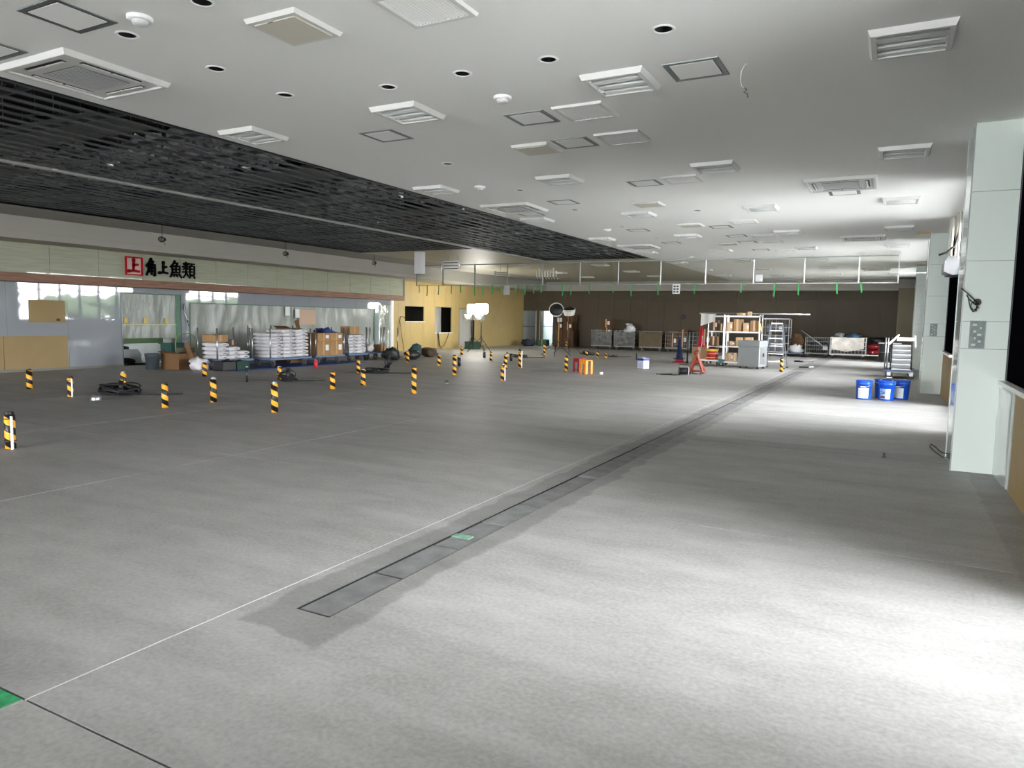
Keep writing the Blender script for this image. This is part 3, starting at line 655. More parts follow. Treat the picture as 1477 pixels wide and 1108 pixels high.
KAKU = [[(.48,1),(.30,.78),(.02,.55)],[(.40,.86),(.70,.88),(.52,.68)],[(.26,.66),(.24,.34),(.02,.02)],[(.26,.66),(.84,.68),(.84,.04),(.68,.06)],[(.28,.47),(.8,.48)],[(.28,.29),(.8,.30)],[(.54,.64),(.54,.06)]]
UO = [[(.42,1),(.26,.80),(.02,.62)],[(.36,.88),(.68,.90),(.54,.72)],[(.2,.70),(.22,.30)],[(.2,.70),(.84,.71),(.82,.30)],[(.22,.5),(.82,.51)],[(.51,.7),(.51,.3)],[(.2,.31),(.84,.32)],[(.16,.20),(.02,0)],[(.38,.18),(.34,.03)],[(.58,.18),(.64,.03)],[(.8,.20),(1,0)]]
RUI = [[(.08,.92),(.16,.80)],[(.44,.95),(.35,.80)],[(.01,.72),(.5,.74)],[(.26,1),(.26,.52)],[(.25,.71),(.03,.53)],[(.28,.71),(.48,.56)],[(.01,.38),(.5,.41)],[(.27,.52),(.22,.24),(.01,0)],[(.27,.34),(.48,.08)],[(.54,.93),(1,.94)],[(.77,.93),(.68,.8)],[(.59,.79),(.59,.22)],[(.59,.79),(.95,.8),(.94,.22)],[(.6,.61),(.94,.61)],[(.6,.42),(.94,.42)],[(.59,.23),(.95,.23)],[(.68,.2),(.52,0)],[(.84,.2),(1,0)]]
t = thing('emblem_sign', 'red square emblem with a red brush character at the left of the sign', 'sign', (-18.08,12.285,2.715))
b = MB(); h_ = .245
for a in ((-h_,-h_,h_,-h_+.032),(-h_,h_-.032,h_,h_),(-h_,-h_+.032,-h_+.032,h_-.032),(h_-.032,-h_+.032,h_,h_-.032)): b.box(0,a[0],a[1],.05,a[2],a[3])
b.build('frame', M_SIGNRED, t); MB().box(.002,-.21,-.21,.008,.21,.21).build('backing', mat('pale_pink_backing', rgb(196,180,168), .5), t)
b = MB()
for s_ in UE: stroke(b, s_, .08, .34, .33, -.17, -.16, .008)
b.build('character', M_SIGNRED, t)
for k, (ch, y0, z0, ww, hh, sw) in enumerate([(KAKU,12.63,2.48,.32,.46,.074),(UE,13.03,2.57,.28,.31,.076),(UO,13.36,2.48,.38,.46,.056),(RUI,13.78,2.49,.40,.44,.044)]):
    b = MB()
    for s_ in ch: stroke(b, s_, sw, ww, hh, -ww/2, 0, .01)
    t = b.build('sign_character', M_SIGNBLK); t.location = (-18.08,y0+ww/2,z0)
    tag(t, 'black brush-written sign character, %s of four on the green board' % ORD[k], 'sign', 'black sign characters')

# ------------------------------------------------------------------ sheets taped over the left wall openings
random.seed(5)
def drape(y0, y1, z0, z1, x, amp, nu, nv):
    return MB().sheet(lambda u, v: (x+amp*noise.noise(Vector((u*(y1-y0)*2.2, v*1.2, z0)))+amp*.6*noise.noise(Vector((u*(y1-y0)*6, v*3, 4))), y0+(y1-y0)*u, z0+(z1-z0)*v), nu, nv)
t = thing('door_curtain', 'pale plastic sheet curtain over the doorway, edged with green tape', 'curtain', (-18.5,0,0))
drape(12.2,14.0,.74,2.0,-.01,.03,30,24).build('sheet', M_PLASTICSHEET, t, True)
MB().box(-.02,12.18,1.985,.02,14.02,2.015).build('top_tape', M_GREENDARK, t); MB().box(-.03,13.84,0,.02,13.99,1.99).build('edge_strip', M_GREENDARK, t)
MB().box(-.03,12.17,0,.02,12.20,2.0).build('edge_post', M_GREYMETAL, t)
MB().box(.022,12.2,1.13,.03,13.84,1.148).build('cross_tape', mat('pale_yellow_tape', rgb(206,208,150), .6), t)
MB().box(-.02,12.2,.62,.015,13.4,.76).build('hem_board', mat('green_board', rgb(70,96,58), .6), t)
for y in (12.24,12.82,13.47): MB().box(.022,y,1.18,.028,y+.10,1.33).build('note', mat('yellow_note', rgb(206,188,110), .7), t)
t = thing('vinyl_sheet', 'long grey-green vinyl sheet taped along the left wall behind the trolleys', 'plastic sheet', (-18.52,0,0))
drape(14.34,22.96,.05,1.79,-.02,.05,110,26).build('sheet', M_PLASTICSHEET, t, True)
MB().box(0,14.3,1.775,.04,22.98,1.80).build('top_tape', M_GREENDARK, t); MB().box(0,14.31,.5,.03,14.335,1.79).build('side_tape', M_GREENDARK, t); MB().box(0,22.9,.5,.03,22.97,1.79).build('side_tape', M_GREENDARK, t)
MB().box(.04,18.75,1.15,.05,19.55,1.68).build('peach_board', mat('peach_board', rgb(196,168,146), .6), t)
t = thing('film_door', 'narrow doorway covered with shiny wrinkled film by the yellow wall', 'door', (-18.52,23.2,0))
drape(0,.73,.05,1.95,-.01,.05,14,30).build('film', mat('shiny_film', rgb(170,176,168), .15, .35, .15, 4, .8, 6), t, True)
MB().box(-.03,-.02,0,.04,.0,1.97).box(-.03,.73,0,.04,.75,1.97).build('frame', M_RIM, t)
for k, (y, z) in enumerate([(18.16,1.61),(18.62,1.54)]):
    o = MB().box(-18.44,y-.10,z-.15,-18.435,y+.10,z+.15).build('wall_notice', M_LABEL); tag(o, 'white paper notice taped to the vinyl sheet, %s one' % ('left','right')[k], 'notice', 'paper notices')
t = thing('wiring_loop', 'loose wires spilling from the wall between curtain and vinyl sheet', 'cable', (-18.47,14.12,1.3))
for k in range(4): MB().tube([(0,-.03+.02*k,.45),(.03,-.06+.03*k,.3),(.02,.03-.02*k,.15+.03*k),(.03,.05,0),(.02,.12,-.2+.06*k)], .012, 6).build('wire', M_LABEL if k % 2 else M_DARKMETAL, t, True)
t = thing('low_machine', 'white low machine with black top seen under the door curtain', 'machine', (-19.7,12.75,0))
MB().prism([(-.55,0),(-.55,.3),(-.35,.38),(.5,.38),(.6,.25),(.6,0)], 'x', -.25, .25).build('body', M_CARW, t, bevel=.03); MB().blob((0,.1,.42),(.2,.3,.1),12,6,None,.1).build('black_top', M_BLACK, t, True)
MB().blob((.26,.1,.05),(.06,.35,.12),12,6,None,.1).build('black_skirt', M_BLACK, t, True)
# yellow wall services
t = thing('wall_cable', 'black cable looping from the dark hatch down the yellow wall', 'cable', (-18.88,25.0,0))
MB().tube([(0,.5,1.42),(.03,.3,1.5),(.04,.1,1.5),(.05,.05,1.3),(.05,.2,.6),(.06,.35,.02)], .012, 6).build('cable', M_CABLE, t, True); MB().tube([(.03,.1,1.5),(.04,.02,1.2),(.05,-.1,.5),(.06,-.12,.02)], .010, 6).build('cable', M_CABLE, t, True)
t = thing('hanging_lead', 'green and black leads hanging from the tall opening in yellow wall', 'cable', (-18.86,28.0,0))
MB().tube([(0,.05,.80),(.03,.08,.6),(.03,.1,.4),(.03,.2,.1),(.04,.5,.15),(.02,.8,.5),(0,1.0,.8)], .012, 6).build('lead', M_CABLE, t, True); MB().tube([(0,.02,.8),(.03,.05,.5),(.03,.1,.2),(.05,.3,.03)], .02, 6).build('green_lead', M_DGREEN, t, True)
# ------------------------------------------------------------------ taped pipe stubs
POSTS = [(-14.4,7.6,.38),(-12.62,7.33,.35),(-8.35,4.19,.40),(-13.43,8.84,.31),(-10.06,7.3,.40),(-10.07,8.22,.42),(-8.3,7.89,.47),(-14.33,11.46,.33),(-12.49,12.03,.30),(-10.04,11.1,.36),(-10.04,12.06,.36),(-12.35,14.64,.35),(-8.23,11.41,.54),(-14.09,19.18,.38),(-10.06,15.74,.53),(-12.3,18.35,.35),(-8.27,15.1,.40),(-10.16,18.72,.44),(-10.02,19.38,.58),(-12.57,22.07,.30),(-13.01,24.1,.21),(-8.34,19.08,.45),(-12.56,26.46,.5),(-10.39,26.9,.25),(-9.96,26.66,.22),(-2.99,23.54,.43),(-11.14,27.56,.26),(-15.32,24.5,.34),(-15.5,35.4,.43)]
ROWS = [(-20,-13.35,'nearest the left wall'),(-13.35,-11,'second from the left wall'),(-11,-9.5,'third from the left wall'),(-9.5,-4,'nearest the floor drain'),(-4,0,'beside the ladder')]
for a, c, wd_ in ROWS:
    g_ = sorted([p for p in POSTS if a < p[0] <= c], key=lambda p: p[1])
    for k, (x, y, h) in enumerate(g_):
        lab = 'black and yellow taped pipe stub, %s from front in line %s' % (ORD[k], wd_) if c != 0 else 'black and yellow taped pipe stub standing beside the stepladder'
        t = thing('pipe_stub', lab, 'pipe', (x,y,0), random.uniform(0,6), 'taped pipe stubs'); r = .048+.006*random.random()
        MB().tube([(0,0,0),(0,0,h*.93)], r, 16).build('taped_pipe', M_TAPE, t, True)
        MB().lathe([(r*.8,h*.9),(r*.8,h),(r*.5,h+.004),(r*.45,h-.02)], 14).build('pipe_end', M_GREYMETAL if k % 2 else M_BLACK, t)
        if (x, y) in ((-8.35,4.19),(-12.62,7.33),(-8.27,15.1),(-10.02,19.38)):
            t.rotation_euler = (0,0,0)
            MB().tube([(.075,-.02,0),(.075,-.02,h*.9)], .014, 8).build('side_conduit', M_RIM, t); MB().lathe([(r+.004,h*.8),(r+.004,h*.83)], 16).lathe([(r+.004,h*.2),(r+.004,h*.23)], 16).build('tie', M_CABLE, t)
for k, (x, y, h, m, l) in enumerate([(-12.5,11.09,.33,M_DARKMETAL,'thin dark pipe stub standing before the second bag trolley'),(-14.36,15.2,.22,M_RED,'short red taped pipe stub before the carton trolley'),(-11.84,18.79,.27,M_BLACK,'black pipe stub behind a taped one, before the lamps'),(-13.64,23.44,.21,M_BLACK,'black pipe stub directly below the bright lamps'),(-11.85,22.24,.27,M_BLACK,'black pipe stub right of the bright lamp stands'),(-8.69,26.66,.27,M_DARKMETAL,'thin dark pipe stub behind the small white can')]):
    t = thing('bare_pipe_stub', l, 'pipe', (x,y,0)); MB().tube([(0,0,0),(0,0,h)], .05 if m is not M_DARKMETAL else .028, 14).build('pipe', m, t, True); MB().lathe([(.03,h-.01),(.03,h+.02)], 12).build('cap', M_GREYMETAL, t)
# cable heaps by the floor pits
def cable_heap(x, y, r, h, n, label, sd, tail=True):
    random.seed(sd); t = thing('cable_heap', label, 'cable', (x,y,0))
    for k in range(n):
        rr = r*random.uniform(.5,1); ph = random.uniform(0,6); tl = random.uniform(-.35,.5); hh = random.uniform(.2,1)*h
        MB().tube([(rr*math.cos(a+ph)+.12*r*math.sin(3*a), rr*.75*math.sin(a+ph), .012+hh*(.5+.5*math.sin(a*1.0+ph*2)) ) for a in [2*PI*i/18*1.05 for i in range(19)]], .013, 6).build('cable', M_CABLE, t, True)
    MB().tube([(r*.05,0,.0),(r*.0,.02,h*1.1)], .045, 10).build('conduit_mouth', M_BLACK, t, True)
    if tail: MB().tube([(r*.8,0,.012),(r*1.3,.2,.012),(r*1.7,.25,.012),(r*2.2,.6,.012)], .012, 6).build('cable', M_CABLE, t, True)
cable_heap(-12.38,8.08,.42,.22,14,'big black cable heap on the floor at left',1)
cable_heap(-12.0,11.8,.25,.26,7,'black cable heap just behind the middle taped pipe stub',2)
cable_heap(-12.05,15.0,.42,.10,9,'flat black cable coil before the far trolleys',3)
cable_heap(-12.9,16.6,.16,.36,3,'upright black cable bundle behind the flat coil',4,False)
cable_heap(-12.7,24.6,.35,.10,7,'dark cable pile right of the bright lamps',5)
cable_heap(-11.5,28.6,.35,.16,7,'dark cable pile below the unlit lamps',6)
cable_heap(-10.1,27.9,.25,.08,4,'small dark cable curl behind the orange crate',7)
cable_heap(-3.2,30.2,.22,.05,4,'small cable scrap on the floor beyond the ladder',8)
t = thing('floor_drain', 'small silver dome cap on the floor beside the big cable heap', 'cap', (-11.8,7.27,0)); MB().lathe([(.085,0),(.085,.03),(.075,.07),(.04,.1),(.0005,.105)], 18, None, (0,0,0), False).build('dome', M_STEEL, t, True); MB().lathe([(.10,0),(.10,.012)], 18).build('flange', M_GREYMETAL, t)
t = thing('floor_drain', 'tiny dark cap on open floor left of the tall taped stub', 'cap', (-8.9,13.6,0)); MB().lathe([(.045,0),(.045,.05),(.02,.07)], 12).build('dome', M_DARKMETAL, t); MB().lathe([(.055,0),(.055,.01)], 12).build('flange', M_GREYMETAL, t)
for k, (x, y, l) in enumerate([(-7.1,18.7,'small white tape roll lying on the floor before the white can'),(.0,9.1,'tiny black peg standing in the floor strip by the near column')]):
    t = thing(('tape_roll','floor_peg')[k], l, ('tape','peg')[k], (x,y,0))
    if k == 0: MB().lathe([(.05,0),(.05,.06)], 16).build('roll', M_RIM, t); MB().lathe([(.02,.058),(.02,.064)], 12).build('core', M_CARD, t)
    else: MB().box(-.012,-.012,0,.012,.012,.05).build('peg', M_BLACK, t); MB().lathe([(.025,0),(.025,.006)], 10).build('foot', M_BLACK, t)

# ------------------------------------------------------------------ trolleys and goods
def castor(x, y, parent, m=M_RUBBER):
    o = MB().tube([(x,y-.02,.085),(x,y+.02,.085)], .085, 14).build('castor', m, parent); MB().box(x-.05,y-.03,.08,x+.05,y-.023,.2).box(x-.05,y+.023,.08,x+.05,y+.03,.2).box(x-.05,y-.03,.19,x+.05,y+.03,.2).build('castor_fork', M_STEEL, o)
def trolley(label, x0, y0, x1, y1, posts=((0,0),(0,1),(1,0),(1,1)), ph=1.1, deck=M_STEEL, frame=M_BLUEFRAME, name='post_trolley'):
    t = thing(name, label, 'trolley', ((x0+x1)/2,(y0+y1)/2,0), 0, 'trolleys along the left wall' if x0 < -10 else None)
    a, b_ = (x1-x0)/2, (y1-y0)/2
    MB().box(-a+.02,-b_+.02,.235,a-.02,b_-.02,.25).build('deck', deck, t)
    MB().box(-a,-b_,.2,a,-b_+.04,.255).box(-a,b_-.04,.2,a,b_,.255).box(-a,-b_+.04,.2,-a+.04,b_-.04,.255).box(a-.04,-b_+.04,.2,a,b_-.04,.255).build('deck_frame', frame, t)
    for i, j in posts:
        sx_, sy = (-a+.02 if i == 0 else a-.02), (-b_+.02 if j == 0 else b_-.02)
        MB().tube([(sx_,sy,.2),(sx_,sy,ph)], .021, 10).build('post', M_STEEL, t, True)
    for i in (-1, 1):
        for j in (-1, 1): castor(i*(a-.12), j*(b_-.2), t)
    return t
def carton(name, label, x0, y0, z0, sx_, sy, sz, m=None, face='x', lab=True, group=None, rz=0, openf=False):
    t = thing(name, label, 'box', (x0+sx_/2,y0+sy/2,z0), rz, group); a, b_ = sx_/2, sy/2; m = m or M_CARD
    if openf:
        MB().box(-a,-b_,0,a,b_,.01).box(-a,-b_,.01,-a+.01,b_,sz).box(a-.01,-b_,.01,a,b_,sz).box(-a+.01,-b_,.01,a-.01,-b_+.01,sz).box(-a+.01,b_-.01,.01,a-.01,b_,sz).build('carton', m, t)
        MB().bar((a,0,sz),(a+.14,0,sz+.06), sy*.95,.008, None, (0,1,0)).build('flap', m, t)
        q = MB(); q.add([(-a,-b_,sz),(a,-b_,sz),(a*.9,-b_-.16,sz+.07),(-a*.9,-b_-.16,sz+.07)], [(0,1,2,3)], None); q.build('flap', m, t)
    else:
        MB().box(-a,-b_,0,a,b_,sz).build('carton', m, t, bevel=.008)
        if face == 'x': MB().box(-a-.001,-.03,sz*.0+.02,a+.0015,.03,sz+.0015).build('tape', mat('parcel_tape', rgb(190,150,104), .3), t)
        else: MB().box(-.03,-b_-.0015,.02,.03,b_+.0015,sz+.0015).build('tape', mat('parcel_tape', rgb(190,150,104), .3), t)
    if lab:
        if face == 'x': MB().box(a,b_*.3,sz*.35,a+.002,b_*.3+min(.14,sy*.25),sz*.35+min(.2,sz*.4)).build('label', M_LABEL, t)
        else: MB().box(a*.3,-b_-.002,sz*.35,a*.3+min(.14,sx_*.25),-b_,sz*.35+min(.2,sz*.4)).build('label', M_LABEL, t)
    return t
def sack_mesh(lx, ly, h, sd):
    def f(u, v):
        x = (u-.5)*lx; y = (v-.5)*ly; e = min(1, 5.5*min(u, 1-u, .08+min(v, 1-v)*1.0)) ** .5
        return x, y, e
    b = MB(); nu, nv = 8, 6; top = []; bot = []
    for i in range(nu+1):
        for j in range(nv+1):
            u, v = i/nu, j/nv; pu = 1-(2*abs(u-.5))**6; pv = 1-(2*abs(v-.5))**6; e = .58+.42*(pu*pv)**.4
            w_ = .008*noise.noise(Vector((u*4, v*4, sd*3.1)))
            top.append(((u-.5)*lx, (v-.5)*ly, h*(.5+.5*e)+w_*e)); bot.append(((u-.5)*lx, (v-.5)*ly, h*(.5-.5*e)))
    n_ = len(top); W_ = nv+1; fs = []
    for i in range(nu):
        for j in range(nv):
            q = (i*W_+j, (i+1)*W_+j, (i+1)*W_+j+1, i*W_+j+1); fs.append(q); fs.append(tuple(k+n_ for k in reversed(q)))
    rim = [i*W_ for i in range(nu+1)]+[nu*W_+j for j in range(1,nv+1)]+[i*W_+nv for i in range(nu-1,-1,-1)]+[j for j in range(nv-1,0,-1)]
    for a, c in zip(rim, rim[1:]+rim[:1]): fs.append((a, a+n_, c+n_, c))
    b.add(top+bot, fs, None); return b
def mk_sack(lx, ly, h, sd):
    o = sack_mesh(lx, ly, h, sd).build('sack', M_SACK, None, True); o['category'] = 'sack'
    MB().box(lx/2-.012,.0,h*.42,lx/2+.002,ly*.28,h*.58).build('print_mark', M_INK, o)
    return o
SK = {}
def sack(x, y, z, lx, ly, h, label, group, sd=0):
    key = (lx, ly, h)
    if key not in SK: SK[key] = Kit(lambda: mk_sack(lx, ly, h, sd))
    return SK[key].put((x,y,z), label, random.uniform(-.03,.03)+(PI if False else 0), group)
random.seed(11)
def stack(x, y, n, lx, ly, h, where, group, z0=.252):
    for k in range(n):
        nm = 'topmost' if k == n-1 else 'bottom' if k == 0 else ORD[k]+' from bottom'
        sack(x+random.uniform(-.02,.02), y+random.uniform(-.008,.008), z0+k*h, lx, ly, h*.985, 'white sack, %s in %s' % (nm, where), group)
trolley('steel post trolley with low stacks of white sacks, first in the row', -16.55,13.0,-15.75,14.22)
stack(-16.12,13.25,4,.62,.36,.115,'the left stack on the first trolley','white sacks on the first trolley')
stack(-16.12,13.625,3,.62,.36,.115,'the middle stack on the first trolley','white sacks on the first trolley')
stack(-16.12,13.985,2,.62,.34,.115,'the right stack on the first trolley','white sacks on the first trolley')
carton('carton', 'flat brown carton on top of the left sacks of the first trolley', -16.4,13.06,.72,.42,.5,.2,M_CARD,'x',False)
carton('dark_crate', 'dark crate on the middle sacks of the first trolley', -16.42,13.63,.605,.34,.33,.17,M_BAG,'x',False)
trolley('steel post trolley loaded high with white sacks, second in the row', -16.25,14.5,-15.4,16.12)
stack(-15.8,14.8,7,.7,.46,.102,'the left stack on the second trolley','white sacks on the second trolley')
stack(-15.8,15.29,8,.7,.47,.102,'the middle stack on the second trolley','white sacks on the second trolley')
stack(-15.8,15.80,8,.7,.48,.102,'the right stack on the second trolley','white sacks on the second trolley')
trolley('wooden-deck post trolley loaded with brown cartons, third in the row', -16.3,16.4,-15.5,17.72, deck=M_WOOD)
for k, (y, z, sy, sz, l) in enumerate([(16.5,.252,.58,.44,'large brown carton at lower left on the third trolley'),(17.09,.252,.58,.44,'large brown carton at lower right on the third trolley'),(16.52,.695,.56,.25,'low brown carton at upper left on the third trolley'),(17.09,.695,.57,.25,'low brown carton at upper right on the third trolley')]):
    carton('carton', l, -16.22,y,z,.68,sy,sz, M_CARD, 'x', True, 'cartons on the third trolley')
t = thing('blue_sheet', 'crumpled blue sheet lying on the cartons of the third trolley', 'sheet', (-16.0,17.35,.95)); MB().blob((0,0,.04),(.28,.32,.1),14,8,None,.5,2,0).build('sheet', M_TARP, t, True)
t = carton('tall_carton', 'tall open dark brown carton standing between second and third trolleys', -16.95,16.2,0,.62,.5,1.08, M_CARDD, 'x', False, None, 0, True)
trolley('steel post trolley with two columns of white sacks, fourth in the row', -16.35,18.0,-15.6,18.98)
stack(-15.95,18.26,6,.6,.42,.105,'the left column on the fourth trolley','white sacks on the fourth trolley')
stack(-15.95,18.71,6,.6,.42,.105,'the right column on the fourth trolley','white sacks on the fourth trolley')
carton('carton', 'brown carton on top of the sacks of the fourth trolley', -16.2,18.3,.89,.42,.46,.25,M_CARD,'x',False)
trolley('low blue-framed post trolley with a loose bag, fifth in the row', -16.5,19.15,-15.8,19.98)
t = thing('grey_bundle', 'loose grey plastic bundle on the fifth trolley', 'bag', (-16.1,19.5,.252)); MB().blob((0,0,.12),(.24,.3,.15),14,8,None,.4,5,0).build('bag', M_SACK, t, True); MB().blob((-.02,.05,.26),(.08,.1,.05),10,6,None,.4,6).build('tied_neck', M_SACK, t, True)
trolley('last low post trolley of the row, nearest the yellow wall', -16.5,20.15,-15.85,21.0)
carton('carton', 'small brown carton on the last trolley of the row', -16.35,20.2,.252,.34,.3,.24,M_CARD,'x',False)
for k in range(3):
    o = MB().tube([(-16.95,15.1+.9*k,0),(-16.95,15.1+.9*k,1.15)], .02, 8).build('spare_post', M_STEEL, None, True); tag(o, 'bare steel post standing behind the trolleys, %s from left' % ORD[k], 'post', 'posts behind the trolleys')
# heap at the left end of the trolley row
t = carton('collapsed_carton', 'collapsed open brown carton at the left end of the trolley row', -17.05,12.3,0,.6,.6,.42, M_CARDD, 'x', False, None, .12, True)
t = thing('plastic_bundle', 'crumpled clear plastic bundle before the collapsed carton', 'bag', (-15.95,12.6,0)); MB().blob((0,0,.14),(.16,.24,.2),14,8,None,.45,9,0).build('bag', M_SACK, t, True); MB().blob((.05,.1,.08),(.1,.14,.12),10,6,None,.4,3,0).build('fold', M_SACK, t, True)
for k, (y, l) in enumerate([(12.98,'dark mesh crate at the foot of the first trolley, left one'),(13.42,'dark mesh crate at the foot of the first trolley, right one')]):
    t = thing('mesh_crate', l, 'crate', (-15.45,y,0), 0, 'dark crates by the first trolley'); MB().box(-.2,-.2,0,.2,.2,.02).box(-.2,-.2,.02,-.185,.2,.24).box(.185,-.2,.02,.2,.2,.24).box(-.185,-.2,.02,.185,-.185,.24).box(-.185,.185,.02,.185,.2,.24).build('crate', M_DGREEN if k else M_BAG, t, bevel=.01); MB().blob((0,0,.15),(.15,.15,.12),10,6,None,.5,k).build('contents', M_BAG, t, True)
t = thing('waste_bin', 'dark grey round bin standing before the door curtain', 'bin', (-17.0,12.0,0)); MB().lathe([(.15,0),(.18,.4),(.19,.4),(.19,.42),(.17,.42),(.14,.02)], 20).build('bin', mat('slate_plastic', rgb(70,80,84), .5), t, True); MB().lathe([(.192,.36),(.192,.38)], 20).build('rim_band', M_DARKMETAL, t)
t = thing('hand_trolley', 'green hand trolley with arched handle by the door curtain', 'trolley', (-17.4,13.05,0))
MB().box(-.5,-.33,.2,.35,.33,.25).build('deck', M_DGREEN, t, bevel=.01)
MB().tube([(.33,-.3,.25),(.34,-.31,.75),(.34,-.26,.87),(.34,-.15,.92),(.34,.15,.92),(.34,.26,.87),(.34,.31,.75),(.33,.3,.25)], .016, 8).build('handle', mat('olive_tube', rgb(120,130,84), .5), t, True)
MB().box(.325,-.29,.40,.345,.29,.54).build('handle_plate', mat('olive_plate', rgb(110,106,88), .6), t); MB().tube([(.34,-.14,.85),(.34,0,.76),(.34,.14,.85)], .008, 6).tube([(.34,0,.76),(.34,0,.54)], .008, 6).build('brace', M_GREYMETAL, t)
for i in (-.38,.25):
    for j in (-.25,.25): castor(i, j, t)
t = thing('green_crate', 'dark green crate beside the green hand trolley', 'crate', (-18.17,13.44,0)); MB().box(-.22,-.2,.4,.25,.22,.62).build('crate', mat('bottle_green', rgb(30,74,66), .5), t, bevel=.01); MB().box(-.22,-.2,0,.22,.2,.4).build('stand', M_DARKMETAL, t); MB().box(-.26,-.23,.6,.26,.23,.63).build('rim', mat('bottle_green', rgb(30,74,66), .5), t)
# bags by the yellow wall
for k, (x, y, r, h, m, l) in enumerate([(-15.2,19.7,.34,.36,M_BAG,'large black bag heap at the end of the trolley row, left'),(-14.9,20.55,.3,.3,M_BAG,'lower black bag heap beside the large black one'),(-15.45,21.5,.22,.44,mat('teal_cloth', rgb(44,74,76), .8),'dark teal bag standing before the yellow wall'),(-15.5,22.45,.36,.3,mat('brown_cloth', rgb(78,62,44), .8, 0, .3, 9),'round brown mesh bag right of the teal bag')]):
    t = thing('bag', l, 'bag', (x,y,0), 0, 'bags by the yellow wall'); MB().blob((0,0,h*.55),(r*.8,r,h*.6),16,10,None,.3,k+20,0).build('bag', m, t, True); MB().tube([(0,-r*.4,h*.95),(0,-r*.15,h*1.15),(0,r*.15,h*1.15),(0,r*.4,h*.95)], .014, 6).build('strap', M_BLACK, t, True)
t = thing('blue_floor_sheet', 'flat blue sheet on the floor under the trolleys', 'sheet', (-16.0,15.6,0)); MB().sheet(lambda u, v: (-1.0+2.0*u,-2.6+5.2*v,.004+.01*abs(noise.noise(Vector((u*5,v*9,0))))), 12, 30).build('sheet', M_TARP, t, True); MB().tube([(1.0,-2.6,.01),(1.0,2.6,.01)], .008, 6).build('hem', M_TARP, t)

# ------------------------------------------------------------------ lamps on tripods
def tripod(t, h, spread=.75, rot=0):
    MB().tube([(0,0,.25),(0,0,h)], .022, 10).build('pole', M_BLACK, t, True); MB().tube([(0,0,.62),(0,0,.74)], .034, 10).build('collar', M_BLACK, t)
    for k in range(3):
        a = rot+k*2*PI/3; o = MB().tube([(0,0,.68),(spread*math.cos(a),spread*math.sin(a),.01)], .014, 8).build('leg', M_BLACK, t, True)
        MB().tube([(0,0,.28),(spread*.5*math.cos(a),spread*.5*math.sin(a),.345)], .008, 6).build('leg_brace', M_BLACK, o)
for k, (x, y, wx, l) in enumerate([(-16.95,28.0,.24,'lit balloon work lamp on black tripod, left of the pair'),(-15.6,26.5,.29,'lit balloon work lamp on black tripod, right of the pair')]):
    t = thing('work_lamp', l, 'work lamp', (x,y,0), 0, 'lit balloon lamps'); tripod(t, 1.72, .62, .3+k)
    MB().lathe([(.02,1.68),(wx*.8,1.69),(wx*.97,1.74),(wx,1.82),(wx,1.98),(wx*.97,2.06),(wx*.8,2.11),(.02,2.12)], 24).build('balloon', M_LAMP, t, True)
    MB().lathe([(wx*1.02,1.66),(wx*.9,1.40),(wx*.88,1.40),(wx*1.0,1.66)], 20, None, (-.22 if k == 0 else -.1,-.05,0), False).build('skirt', M_FILM, t, True)
    MB().lathe([(.05,1.55),(.06,1.68)], 10).build('lamp_holder', M_BLACK, t)
for k, (x, y, l, ax, az) in enumerate([(-12.12,26.6,'unlit round work lamp with black face on tripod, left of pair',1.15,.35),(-12.6,29.0,'unlit work lamp with white skirt tipped back on tripod, right of pair',.25,.2)]):
    t = thing('unlit_work_lamp', l, 'work lamp', (x,y,0)); tripod(t, 1.7, .7, .9+k)
    h_ = MB().lathe([(.22,-.16),(.30,.12),(.285,.12),(.20,-.15)], 22, None, (0,0,0), False).build('skirt', M_LAMPOFF, t, True); h_.location = (0,0,1.86); h_.rotation_euler = (ax,0,az)
    d = MB().lathe([(.0005,-.02),(.2,-.03),(.285,.06),(.24,.13),(.1,.2),(.0005,.21)], 20, None, (0,0,0), False).build('black_face', M_BLACK, h_, True)
    MB().lathe([(.04,-.3),(.05,-.1)], 10).build('neck', M_BLACK, h_)
t = thing('lamp_box', 'dark green box under the left lit lamp', 'box', (-17.9,29.6,0)); MB().box(-.3,-.25,0,.3,.25,.34).build('box', M_DGREEN, t, bevel=.02); MB().box(-.31,-.26,.32,.31,.26,.36).build('lid', M_DGREEN, t)
carton('green_box', 'green box standing in the bright back doorway', -17.62,36.2,0,.55,.4,.36,mat('green_board_box', rgb(50,100,70), .6),'y',False)
t = thing('blue_bag', 'dark blue bag on the floor between the back doorways', 'bag', (-17.95,35.6,0)); MB().blob((0,0,.16),(.35,.3,.2),14,8,None,.4,31,0).build('bag', mat('navy_cloth', rgb(40,48,70), .8), t, True); MB().tube([(-.1,-.1,.3),(0,-.12,.4),(.1,-.1,.3)], .012, 6).build('strap', M_BLACK, t, True)
# ------------------------------------------------------------------ centre: crates, can, rack, cabinet, ladder
for k, (x, y, m, l) in enumerate([(-7.5,18.55,M_ORANGE,'orange open plastic stool on the floor right of a taped stub'),(-7.95,19.15,mat('crimson_plastic', rgb(150,36,50), .45),'crimson plastic stool half behind the orange one')]):
    t = thing('plastic_stool', l, 'stool', (x,y,0), -.45)
    MB().box(-.13,-.13,.36,.13,.13,.39).build('seat', m, t, bevel=.01); [MB().prism([(i*.13,j*.13),(i*.06,j*.13),(i*.06,j*.11),(i*.11,j*.11),(i*.11,j*.06),(i*.13,j*.06)], 'z', 0, .36).build('leg', m, t) for i in (-1,1) for j in (-1,1)]
    MB().box(-.06,-.125,.05,.06,-.115,.08).box(-.06,-.125,.28,.06,-.115,.36).build('crossbars', m, t)
t = thing('square_can', 'white square can with dark blue top band on open floor', 'can', (-6.93,21.95,0), -.45)
